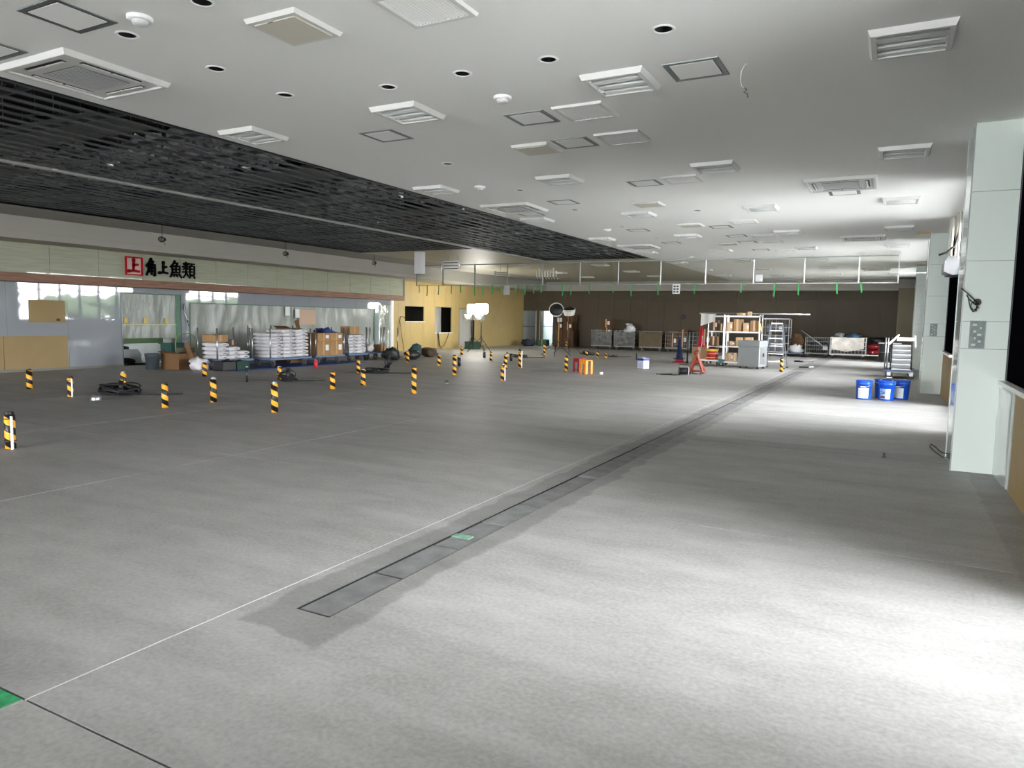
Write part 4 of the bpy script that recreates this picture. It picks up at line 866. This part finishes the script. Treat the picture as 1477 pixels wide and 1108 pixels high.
MB().box(-.13,-.13,0,.13,.13,.33).build('can', mat('can_white', rgb(214,220,238), .35), t, bevel=.008); MB().box(-.132,-.132,.25,.132,.132,.322).build('blue_band', mat('can_navy', rgb(44,58,140), .4), t)
MB().tube([(-.05,0,.33),(-.05,0,.36),(.05,0,.36),(.05,0,.33)], .008, 6).build('handle', M_STEEL, t)
b = MB()
for k in range(4): b.box(-.09+.02*k,-.1335,.05+.04*k,.09-.03*k,-.1305,.065+.04*k)
b.build('printing', mat('pale_print', rgb(170,180,214), .5), t)
def cone(t, z0, h, m, m2=None):
    MB().lathe([(.15,z0+.03),(.13,z0+.06),(.035,z0+h),(.028,z0+h),(.0005,z0+h)], 20, None, (0,0,0), False).build('cone', m, t, True); MB().box(-.19,-.19,z0,.19,.19,z0+.03).build('base', m2 or m, t, bevel=.02)
t = thing('traffic_cone', 'navy blue traffic cone standing left of the rack', 'traffic cone', (-6.9,26.2,0)); cone(t, .12, .76, M_BLUECONE)
t = thing('traffic_cone', 'red traffic cone base under the navy cone', 'traffic cone', (-6.9,26.2,0)); MB().box(-.21,-.21,0,.21,.21,.035).build('base', M_RED, t, bevel=.02); MB().lathe([(.17,.035),(.14,.118)], 20).build('cone', M_RED, t, True)
carton('tan_crate', 'tan box under the red cone', -6.42,26.1,0,.52,.48,.60,mat('tan_crate_board', rgb(168,134,96), .7),'y',False)
t = thing('traffic_cone', 'tall red traffic cone standing on the tan box', 'traffic cone', (-6.16,26.34,.602)); cone(t, 0, .74, M_RED)
t = thing('marker_pole', 'thin dark pole standing beside the navy cone', 'pole', (-6.53,25.9,0)); MB().tube([(0,0,0),(0,0,1.18)], .028, 10).build('pole', M_DARKMETAL, t, True); MB().lathe([(.05,0),(.05,.03)], 12).build('foot', M_DARKMETAL, t)
t = thing('hand_winch', 'red oxide painted winch stand before the tan box', 'winch', (-4.95,20.75,0))
[MB().bar((i*.2,j,.08),(0,0,.55), .05,.05).build('leg', M_REDRUST, t) for i in (-1,1) for j in (-.12,.2)]; MB().box(-.22,-.16,.06,.22,.24,.1).build('base_frame', M_REDRUST, t)
MB().tube([(-.1,0,.36),(.1,0,.36)], .07, 14).build('drum', M_REDRUST, t); MB().tube([(-.05,0,.55),(-.08,0,.62),(-.03,0,.67),(.05,0,.66),(.08,0,.60)], .022, 8).build('hook', M_REDRUST, t, True); MB().bar((0,0,.5),(0,0,.64), .07,.05).build('head', M_REDRUST, t)
for i in (-.16,.16):
    for j in (-.1,.18): MB().tube([(i-.015,j,.035),(i+.015,j,.035)], .035, 10).build('wheel', M_BLACK, t)
MB().tube([(.06,.02,.6),(.10,.1,.9),(.10,.12,1.1)], .01, 6).build('crank_handle', M_STEEL, t)
t = thing('cable_reel', 'black and white cable reel with cable lying before the red winch', 'reel', (-5.12,19.95,0), .4)
MB().tube([(-.12,0,.12),(.12,0,.12)], .10, 16).build('spool', M_CABLE, t, True); MB().tube([(.12,0,.12),(.14,0,.12)], .12, 18).build('flange', M_RIM, t); MB().tube([(-.14,0,.12),(-.12,0,.12)], .12, 18).build('flange', M_DARKMETAL, t)
MB().tube([(-.1,-.1,.02),(-.3,-.15,.012),(-.45,-.05,.012),(-.6,-.1,.012),(-.75,.0,.012),(-.5,.12,.012),(-.3,.05,.03)], .014, 6).build('cable', M_CABLE, t, True); MB().tube([(-.13,0,.24),(-.13,0,.3),(.13,0,.3),(.13,0,.24)], .01, 6).build('handle', M_DARKMETAL, t)
t = thing('low_dolly', 'low dolly with pale deck under the red drum', 'dolly', (-5.57,25.3,0)); MB().box(-.34,-.3,.16,.34,.3,.21).build('deck', M_RIM, t, bevel=.01)
for i in (-.28,.28):
    for j in (-.2,.2): MB().tube([(i-.02,j,.065),(i+.02,j,.065)], .065, 12).build('castor', M_RUBBER, t); MB().box(i-.03,j-.03,.12,i+.03,j+.03,.16).build('castor_plate', M_DARKMETAL, t)
MB().box(.34,-.3,.1,.46,-.18,.24).build('corner_bumper', mat('teal_plastic', rgb(50,130,130), .5), t)
t = thing('drum', 'red metal drum with yellow bands on the low dolly', 'drum', (-5.52,25.32,.212)); MB().lathe([(.19,0),(.2,.02),(.2,.14),(.206,.15),(.2,.16),(.2,.36),(.19,.38),(.0005,.375)], 24, None, (0,0,0), False).build('shell', mat('drum_red', rgb(176,40,40), .4), t, True)
MB().lathe([(.203,.29),(.203,.36)], 24).build('yellow_band', M_YELL, t); MB().lathe([(.202,.05),(.202,.08)], 24).lathe([(.202,.20),(.202,.22)], 24).build('print_band', M_YELL, t); MB().lathe([(.12,.38),(.13,.42),(.05,.44)], 14).build('lid_heap', M_BAG, t)
def rack(label, x0, y0, x1, y1, zs, h, front='silver'):
    t = thing('steel_rack', label, 'rack', ((x0+x1)/2,(y0+y1)/2,0)); a, b_ = (x1-x0)/2, (y1-y0)/2
    for i in (-1, 1):
        for j in (-1, 1): MB().box(i*a-.02,j*b_-.02,.11,i*a+.02,j*b_+.02,h).build('post', M_STEEL, t); o = MB().tube([(i*a-.02,j*b_,.055),(i*a+.02,j*b_,.055)], .055, 12).build('castor', M_BLACK, t)
    for z in zs:
        MB().box(-a,-b_,z-.012,a,b_,z).build('shelf', M_GREY, t); MB().box(-a,-b_-.024,z-.045,a,-b_-.012,z+.004).box(-a,b_+.012,z-.045,a,b_+.024,z+.004).build('shelf_beam', M_RIM, t)
    return t
rack('steel storage rack full of cartons behind the grey cabinet', -5.12,25.2,-3.95,25.75, (.16,.70,1.20,1.74), 1.78)
rack('darker steel rack adjoining on the left, behind the red drum', -5.78,25.75,-5.2,26.35, (.66,1.20,1.74), 1.76)
random.seed(21); q = 0
SH = ['lowest shelf','lower middle shelf','upper middle shelf','top shelf']
for si, (z, items) in enumerate([(.16,[(-5.05,.3,.3)]),(.70,[(-5.0,.26,.16),(-4.72,.24,.3),(-4.46,.3,.16)]),(1.20,[(-5.05,.2,.32),(-4.82,.26,.42),(-4.5,.2,.3),(-4.27,.26,.38)]),(1.74,[(-4.72,.3,.10),(-4.38,.14,.14)])]):
    for k, (x, wd_, h_) in enumerate(items):
        carton('carton', 'brown carton on the %s of the rack, %s from left' % (SH[si], ORD[k]), x,25.22,z+.002,wd_,.44 if si < 3 else .14,h_, M_CARD if (k+si) % 2 else mat('light_cardboard', rgb(192,160,120), .8), 'y', (k % 2 == 0), 'cartons on the rack')
carton('carton', 'light carton stacked on another on the lower middle shelf', -4.44,25.24,.864,.24,.36,.15,mat('light_cardboard', rgb(192,160,120), .8),'y',False)
for k, (x, z, h_) in enumerate([(-5.72,.662,.34),(-5.72,1.202,.38),(-5.46,1.202,.26)]): carton('carton', 'brown carton on the left rack, %s from the bottom' % ORD[k], x,25.8,z,.24,.4,h_, M_CARDD,'y',k == 1,'cartons on the left rack')
t = thing('white_pot', 'white plastic tub with dark base on the lowest rack shelf', 'tub', (-4.22,25.42,.162)); MB().lathe([(.13,0),(.15,.28),(.16,.28),(.16,.31),(.0005,.31)], 18, None, (0,0,0), False).build('tub', M_RIM, t, True); MB().lathe([(.151,.02),(.153,.08)], 18).build('label_band', M_DARKMETAL, t)
t = thing('pipe_bundle', 'long white pipes lying across the tops of both racks', 'pipes', (-5.0,25.5,1.80))
for k in range(4): MB().tube([(-1.05+.1*k,-.08+.08*k,.02),(2.2+.12*k,-.06+.08*k,.02)], .02, 8).build('pipe', M_RIM if k % 2 else M_STEEL, t, True)
t = thing('draped_film', 'pale sheet hanging from the left end of the racks', 'sheet', (-6.05,25.7,0)); MB().sheet(lambda u, v: (-.0+.5*u,.03*math.sin(9*u),1.79-.42*v*(1-.4*u)), 8, 6).build('sheet', M_LAMPOFF, t, True); MB().bar((-.05,0,1.795),(.55,0,1.795), .02,.02).build('bar', M_RIM, t)
t = thing('yellow_tool', 'yellow tool hanging from the right rack post', 'tool', (-3.93,25.15,0)); MB().bar((0,0,1.5),(.05,0,1.2), .05,.03).build('handle', M_YELL, t); MB().bar((0,0,1.75),(0,0,1.5), .02,.02).build('strap', M_BLACK, t)
t = thing('metal_cabinet', 'grey sheet metal cabinet on castors before the rack', 'cabinet', (-4.05,24.62,0), -.3)
MB().box(-.37,-.28,.07,.37,.28,.72).build('body', M_GREY, t, bevel=.006); MB().box(-.38,-.29,.723,.38,.29,.93).build('top', M_GREY, t, bevel=.008); MB().box(.371,-.2,.15,.378,.2,.68).build('side_door', M_STEEL, t); MB().box(.379,-.03,.4,.395,.03,.52).build('handle', M_DARKMETAL, t)
for i in (-.3,.3):
    for j in (-.22,.22): MB().tube([(i-.015,j,.035),(i+.015,j,.035)], .035, 10).build('castor', M_BLACK, t)
t = thing('stepladder', 'silver aluminium stepladder standing open right of the cabinet', 'ladder', (-3.42,25.35,0))
for s_, nm in ((-1,'front_rail'),(1,'rear_rail')):
    for i in (-1, 1): MB().bar((i*.33+.0,s_*.42,.02),(i*.17,s_*.05,1.5), .05,.028).build(nm, M_STEEL, t); MB().box(i*.33-.035,s_*.42-.03,0,i*.33+.035,s_*.42+.03,.04).build('foot', M_BLACK, t)
for k in range(5):
    u = .16+.17*k; w_ = .33-.16*u; MB().box(-w_,-.42+.37*u-.04,1.5*u-.015,w_,-.42+.37*u+.04,1.5*u+.015).build('step', M_STEEL, t)
MB().box(-.18,-.08,1.48,.18,.08,1.52).build('top_cap', M_STEEL, t)
MB().bar((-.3,.36,.25),(.3,.36,.25), .03,.02).build('rear_brace', M_STEEL, t); MB().bar((-.24,.2,.8),(.24,.2,.8), .03,.02).build('rear_brace', M_STEEL, t)
t = thing('scrap_tool', 'small white and dark hand tool on the floor right of the ladder', 'tool', (-2.75,26.2,0)); MB().tube([(0,0,.03),(.3,.1,.03)], .025, 8).build('body', M_DARKMETAL, t); MB().tube([(.3,.1,.03),(.45,.12,.05)], .03, 8).build('head', M_RIM, t)

# ------------------------------------------------------------------ goods along the back wall
for k, (x, z, sx_, h_, l) in enumerate([(-16.45,0,.5,.9,'tall brown carton at lower left by the back wall'),(-15.93,0,.62,.9,'tall brown carton at lower right by the back wall'),(-16.4,.903,.42,.46,'brown carton at middle left of the back wall stack'),(-15.95,.903,.56,.46,'brown carton at middle right of the back wall stack'),(-15.92,1.366,.58,.42,'topmost brown carton of the back wall stack')]):
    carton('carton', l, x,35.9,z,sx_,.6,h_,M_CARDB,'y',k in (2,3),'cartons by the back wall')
carton('white_box', 'pale box on the middle left carton by the back wall', -16.35,36.0,1.366,.3,.4,.22,M_LABEL,'y',False)
def cage(label, x0, y0, x1, y1, h, cover=None, group='roll cages along the back wall', zc=.2, m=M_GREYMETAL, nv=9, nh=4, name='roll_cage'):
    t = thing(name, label, 'roll cage', ((x0+x1)/2,(y0+y1)/2,0), 0, group); a, b_ = (x1-x0)/2, (y1-y0)/2
    MB().box(-a,-b_,.16,a,b_,.2).build('deck', m, t)
    for i in (-1, 1):
        for j in (-1, 1): MB().tube([(i*a,j*b_,.17),(i*a,j*b_,h)], .018, 8).build('upright', m, t); o = MB().tube([(i*(a-.1)-.02,j*(b_-.1),.07),(i*(a-.1)+.02,j*(b_-.1),.07)], .07, 12).build('castor', M_RUBBER, t); MB().box(i*(a-.1)-.03,j*(b_-.1)-.02,.11,i*(a-.1)+.03,j*(b_-.1)+.02,.16).build('castor_fork', m, o)
    b = MB()
    for k in range(nh+1):
        z = .2+(h-.22)*k/nh
        for j in (-1, 1): b.bar((-a,j*b_,z),(a,j*b_,z), .014,.014)
        for i in (-1, 1): b.bar((i*a,-b_,z),(i*a,b_,z), .014,.014)
    b.build('rails', m, t); b = MB()
    for k in range(1, nv+1):
        x = -a+2*a*k/(nv+1); b.bar((x,-b_,.2),(x,-b_,h-.02), .008,.008); b.bar((x,b_,.2),(x,b_,h-.02), .008,.008)
    tag(b.build('wire_mesh', m, t), kind='stuff')
    if cover:
        cm, lo, hi = cover
        MB().sheet(lambda u, v: (-a*1.02+2.04*a*u, -b_-.02-.03*abs(noise.noise(Vector((u*6,v*5,x0)))), lo+(hi-lo)*v-.05*math.sin(u*PI)*v), 20, 10).build('cover_sheet', cm, t, True)
    return t
DKF = mat('grey_film_cover', rgb(74,77,75), .3, 0, .2, 5, .6, 7); TNC = mat('tan_cover', rgb(92,80,58), .7, 0, .1, 3)
cage('roll cage wrapped in grey film right of the brown cartons', -13.9,35.0,-12.8,35.75,1.0,(DKF,.22,.95))
cage('second roll cage wrapped in grey film with a bag on top', -12.65,35.0,-11.55,35.75,1.0,(DKF,.22,.95))
cage('roll cage with a tan cover, third along the back wall', -11.3,35.0,-10.15,35.75,1.0,(TNC,.22,.96))
cage('roll cage with bare grey bars, fourth along the back wall', -9.95,35.0,-8.75,35.75,1.0)
cage('roll cage with bare grey bars behind the navy cone', -8.6,35.0,-7.5,35.75,1.0)
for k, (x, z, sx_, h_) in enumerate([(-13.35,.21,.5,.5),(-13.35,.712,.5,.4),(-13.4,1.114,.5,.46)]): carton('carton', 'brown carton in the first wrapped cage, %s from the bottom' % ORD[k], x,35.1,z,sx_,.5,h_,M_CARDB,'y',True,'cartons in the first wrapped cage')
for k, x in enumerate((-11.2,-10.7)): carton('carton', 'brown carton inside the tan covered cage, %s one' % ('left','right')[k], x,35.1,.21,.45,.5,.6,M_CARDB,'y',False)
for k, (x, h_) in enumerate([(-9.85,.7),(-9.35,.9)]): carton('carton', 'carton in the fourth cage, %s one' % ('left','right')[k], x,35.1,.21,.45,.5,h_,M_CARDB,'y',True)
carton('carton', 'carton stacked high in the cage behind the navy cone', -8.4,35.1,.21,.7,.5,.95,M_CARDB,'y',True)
t = thing('clear_bag', 'clear plastic bag on top of the second wrapped cage', 'bag', (-11.95,35.4,.80)); MB().blob((0,0,.25),(.28,.2,.30),14,9,None,.3,41,0).build('bag', M_SACK, t, True); MB().blob((-.12,0,.52),(.12,.1,.06),8,5,None,.3,2).build('tied_neck', M_SACK, t, True)
carton('note_box', 'dark box at the bottom of the second wrapped cage', -12.5,35.1,.21,.7,.5,.55,M_BAG,'y',True)
t = cage('tall silver wire cage behind the stepladder', -5.35,35.0,-4.2,35.8,1.72,None,None,.2,M_STEEL,3,4,'tall_cage')
for k, z in enumerate((.21,.62,1.1)): carton('dark_box', 'dark box inside the tall silver cage, %s from bottom' % ORD[k], -5.2,35.1,z,.85,.5,.36,mat('slate_box', rgb(84,92,104), .6),'y',k == 2,'boxes in the tall cage')
MB().box(-.55,-.38,1.725,.55,.38,1.74).build('top_tray', M_STEEL, t)
t = thing('floor_dolly', 'flat dolly with a tan bundle right of the tall cage', 'dolly', (-3.95,35.3,0)); MB().box(-.42,-.35,.12,.42,.35,.17).build('deck', M_BLUEFRAME, t)
for i in (-.3,.3):
    for j in (-.25,.25): MB().tube([(i-.02,j,.05),(i+.02,j,.05)], .05, 10).build('castor', M_RUBBER, t)
t = thing('tan_bundle', 'tan sacking bundle on the flat dolly by the back wall', 'bag', (-3.9,35.3,.172)); MB().blob((0,0,.2),(.33,.28,.24),14,9,None,.35,51,0).build('lower_bag', M_SACK, t, True); MB().blob((.05,0,.55),(.26,.22,.26),14,9,None,.3,52).build('upper_bag', M_CARDB, t, True)
cage('dark wire roll cage with a pole leaning on it', -3.45,34.9,-2.5,35.7,.92,None,'roll cages near the column')
t = thing('dark_contents', 'dark bundle inside the cage with the leaning pole', 'bundle', (-2.95,35.3,.21)); MB().blob((0,0,.25),(.38,.3,.3),14,9,None,.3,61,0).build('bundle', M_BAG, t, True); MB().blob((.1,-.1,.5),(.2,.15,.1),10,6,None,.4,62).build('top', M_BAG, t, True)
t = thing('leaning_pole', 'thin pale pole leaning across the dark roll cage', 'pole', (-3.0,34.75,0)); MB().tube([(-.65,0,1.22),(.35,0,.5)], .016, 8).build('pole', M_STEEL, t, True); MB().box(.3,-.08,.36,.5,.08,.52).build('head', M_GREY, t)
M_DIRTY = mat('stained_white_sheet', rgb(222,216,208), .6, 0, .22, 3, .4, 5)
t = cage('white roll cage draped with a stained white sheet', -2.4,34.7,-.98,35.5,.95,None,'roll cages near the column',.2,M_RIM,9)
def dr(u, v): return (-.66+1.3*u, -.43-.05*abs(noise.noise(Vector((u*5,v*4,2))))-.02*math.sin(u*14+v*6), .93-(.62-.28*abs(u-.45))*v)
MB().sheet(dr, 26, 14).build('draped_sheet', M_DIRTY, t, True)
t = thing('blue_bundle', 'blue and grey bundle lying on top of the draped cage', 'bundle', (-1.6,35.1,.86)); MB().blob((.1,0,.12),(.32,.25,.12),14,7,None,.4,71,0).build('bundle', mat('dull_blue_cloth', rgb(62,96,120), .7), t, True); MB().blob((-.45,0,.16),(.2,.2,.12),10,6,None,.4,72,0).build('grey_part', M_GREY, t, True)
t = thing('red_dolly', 'low dolly carrying red bags right of the draped cage', 'dolly', (-.55,35.1,0)); MB().box(-.4,-.35,.17,.4,.35,.21).build('deck', M_STEEL, t); MB().box(.4,-.36,.15,.5,-.2,.25).build('corner_bumper', M_PAIL, t)
for i in (-.3,.3):
    for j in (-.25,.25): MB().tube([(i-.02,j,.085),(i+.02,j,.085)], .085, 12).build('castor', M_RUBBER, t)
for k, (z, h_, r_) in enumerate([(.212,.2,.34),(.455,.2,.36)]):
    t = thing('red_bag', 'red plastic bag on the low dolly, %s one' % ('lower','upper')[k], 'bag', (-.58,35.1,z)); MB().blob((0,0,h_*.5),(r_,.3,h_*.55),16,9,None,.25,80+k,0).build('bag', M_RED, t, True); MB().blob((-.1+.1*k,-.26,h_*.5),(.06,.03,.05),8,5).build('white_patch', M_LABEL, t, True)
t = thing('black_bag', 'black bag on top of the red bags', 'bag', (-.5,35.15,.70)); MB().blob((0,0,.12),(.42,.3,.14),14,8,None,.35,90,0).build('bag', M_BAG, t, True); MB().blob((.2,-.1,.16),(.12,.1,.06),8,5,None,.3,91).build('fold', M_BAG, t, True)
t = thing('open_cabinet', 'black open fronted cabinet with grey top near the end pilaster', 'cabinet', (-.05,33.2,0))
MB().box(-.4,-.3,0,-.38,.3,.76).box(.38,-.3,0,.4,.3,.76).box(-.38,.28,0,.38,.3,.76).box(-.38,-.3,0,.38,.28,.03).build('carcass', M_BLACK, t); MB().box(-.42,-.32,.76,.42,.32,.79).build('top', M_GREY, t); MB().box(-.38,-.28,.38,.38,.28,.4).build('shelf', M_BLACK, t)
t = thing('wall_fan', 'small dark round fitting on the shaded back wall above the navy cone', 'fitting', (-9.6,36.88,1.75)); MB().tube([(0,0,0),(0,-.04,0)], .13, 14).build('cover', M_BLACK, t); MB().tube([(0,-.04,0),(0,-.06,0)], .05, 10).build('hub', M_DARKMETAL, t)

# ------------------------------------------------------------------ right side: platform with steps, pails, fittings
t = thing('step_cart', 'grey cart of stacked step frames beside the second column', 'cart', (.28,23.4,0))
MB().box(-.42,-.45,.2,.36,.9,.25).build('deck', M_BLUEFRAME, t)
for i in (-.3,.26):
    for j in (-.35,.75): castor(i, j, t, M_BLACK)
for x in (-.42,-.36): MB().tube([(x,-.42,.2),(x,-.42,1.16)], .018, 8).build('post', M_STEEL, t, True)
for k in range(6): MB().box(-.24,-.40+.17*k,.25+.13*k,.24,-.20+.17*k,.29+.13*k).build('step', M_STEEL, t); MB().box(-.24,-.40+.17*k,.29+.0+.13*k-.12,.24,-.39+.17*k,.25+.13*k).build('riser', M_GREY, t)
for x in (-.27,.25): MB().bar((x,-.42,.3),(x,.75,1.12), .04,.1).build('stringer', M_DARKMETAL, t)
MB().bar((-.34,-.4,.98),(-.1,.8,1.22), .03,.05).bar((.33,-.4,.9),(.33,.8,1.2), .03,.05).build('top_rails', M_RIM, t)
MB().box(-.14,.3,1.06,.30,.85,1.16).build('top_tray', mat('pale_tray', rgb(200,212,200), .5), t)
def pail(x, y, label, rz, full):
    t = thing('pail', label, 'bucket', (x,y,0), rz, 'blue pails')
    MB().lathe([(.128,0),(.132,.005),(.147,.31),(.158,.312),(.158,.325),(.151,.33),(.153,.365),(.162,.37),(.162,.385),(.15,.386),(.148,.378),(.0005,.376)], 32, None, (0,0,0), False).build('shell', M_PAIL, t, True)
    o = MB()
    n_ = 12; A0, A1 = -PI/2-.75, -PI/2+.75
    def lab(a0, a1, z0, z1, off, m, nm, par):
        b = MB(); b.sheet(lambda u, v: ((.1315+.0155*(z0+(z1-z0)*v)/.31+off)*math.cos(a0+(a1-a0)*u), (.1315+.0155*(z0+(z1-z0)*v)/.31+off)*math.sin(a0+(a1-a0)*u), z0+(z1-z0)*v), 12, 2); return b.build(nm, m, par)
    L = lab(A0, A1, .03, .235, .0015, M_LABEL, 'label', t)
    NAVY = mat('label_navy', rgb(26,32,62), .5); RB = mat('label_brown', rgb(96,52,48), .5); PB = mat('label_pale_blue', rgb(150,186,226), .5)
    if full:
        lab(A0, A0+.95, .03, .235, .0022, PB, 'label_panel', L); lab(A0+.1, A0+.85, .205, .218, .003, NAVY, 'label_strip', L); lab(A0+.1, A0+.85, .045, .095, .003, RB, 'label_picture', L)
        lab(A0+.14, A0+.40, .125, .185, .003, NAVY, 'label_mark', L); lab(A0+.21, A0+.33, .14, .17, .0038, M_LABEL, 'label_mark_centre', L); lab(A0+.45, A0+.84, .158, .182, .003, NAVY, 'label_text', L); lab(A0+.45, A0+.84, .128, .148, .003, NAVY, 'label_text', L)
    else:
        for k in range(4): lab(A0+.2, A1-.2-.1*(k % 2), .07+.035*k, .074+.035*k, .0025, mat('label_grey_print', rgb(160,164,166), .6), 'label_text', L)
    hd = MB().tube([(-.155,0,.33),(-.15,.05,.39),(-.08,.12,.44),(0,.14,.455),(.08,.12,.44),(.15,.05,.39),(.155,0,.33)] if full else [(-.16,0,.33),(-.14,-.10,.30),(-.07,-.155,.27),(0,-.165,.26),(.07,-.155,.27),(.14,-.10,.30),(.16,0,.33)], .004, 6).build('handle', M_STEEL, t, True)
    MB().tube([(-.05,.132,.45),(.05,.132,.45)] if full else [(-.05,-.166,.262),(.05,-.166,.262)], .011, 8).build('grip', M_RIM, hd)
pail(-.44,16.1,'blue pail with plain white label, leftmost of the four',-.05,False)
pail(-.11,16.65,'blue pail standing behind, between the two front pails',.6,False)
pail(-.03,16.2,'blue pail with navy and brown printed label, in front with handle up',-.25,True)
pail(.24,16.6,'blue pail at the right rear of the four, partly hidden',-.5,False)
t = thing('air_unit', 'grey white wall unit hanging before the black window beside pipes', 'air unit', (.92,15.6,0)); MB().prism([(-.15,2.50),(-.15,2.66),(-.10,2.76),(.12,2.76),(.12,2.46),(-.02,2.44)], 'y', -.45, .45).build('case', mat('grey_unit_case', rgb(150,152,154), .5), t, bevel=.01); MB().box(-.1,-.42,2.44,.1,.42,2.455).build('outlet', M_BLACK, t); MB().box(-.152,-.45,2.55,-.149,.45,2.56).build('seam', M_GREYMETAL, t)
for k, (x, y) in enumerate([(.86,15.95),(.88,15.7),(.93,15.3),(.95,15.1)]): MB().tube([(x,y-15.6+0,2.72),(x,y-15.6,CZ)], .022, 8).build('pipe', mat('ivory_pipe', rgb(206,202,190), .5), t, True).location.x = -.92
t2 = thing('black_hose', 'black hose dropping from the ceiling to the wall unit', 'hose', (.9,15.2,0)); MB().tube([(.06,0,CZ),(.05,0,3.2),(.0,-.02,2.95),(-.12,-.04,2.83),(-.24,-.06,2.79)], .02, 8).build('hose', M_CABLE, t2, True); MB().lathe([(.035,CZ-.02),(.035,CZ)], 12, None, (.06,0,0)).build('collar', M_CABLE, t2)
t = thing('column_cable', 'coiled grey cable spilling from a dark hole in the near column', 'cable', (.745,8.655,1.755))
MB().tube([(0,-.006,0),(0,.006,0)], .036, 16).build('hole', M_BLACK, t)
MB().tube([(0,-.01,.0),(-.05,-.05,.04),(-.11,-.06,.10),(-.15,-.03,.14)], .006, 6).tube([(0,-.01,-.01),(-.03,-.05,-.02),(-.08,-.06,.03),(-.10,-.06,.07),(-.085,-.05,.04),(-.06,-.05,-.06),(-.035,-.05,-.10),(-.01,-.04,-.09),(.0,-.02,-.02)], .006, 6).tube([(.01,-.01,-.01),(-.02,-.06,-.03),(-.05,-.07,.0),(-.06,-.06,-.05),(-.03,-.05,-.085),(.01,-.03,-.05)], .006, 6).build('cable', M_DARKMETAL, t, True)
t = thing('base_cable', 'small black cable loop at the foot of the near column', 'cable', (.6,8.95,.0)); MB().tube([(.02,-.1,.10),(-.05,-.12,.11),(-.13,-.14,.17),(-.17,-.12,.21),(-.16,-.1,.235),(-.11,-.08,.20),(-.06,-.06,.15),(.02,-.02,.13)], .006, 6).build('cable', M_CABLE, t, True); MB().box(.005,-.14,.09,.012,.0,.14).build('outlet_plate', M_DARKMETAL, t)
t = thing('polythene_wrap', 'clear polythene wrapped over the wall jamb beside the near column', 'plastic sheet', (1.0,8.2,0)); MB().sheet(lambda u, v: (.0+.02*noise.noise(Vector((u*3,v*3,3)))-.015,-.38+.82*u,.02+.88*v), 8, 12).build('sheet', M_FILM, t, True); MB().box(-.005,-.40,.02,.015,-.37,.92).build('tape', M_FILM, t)
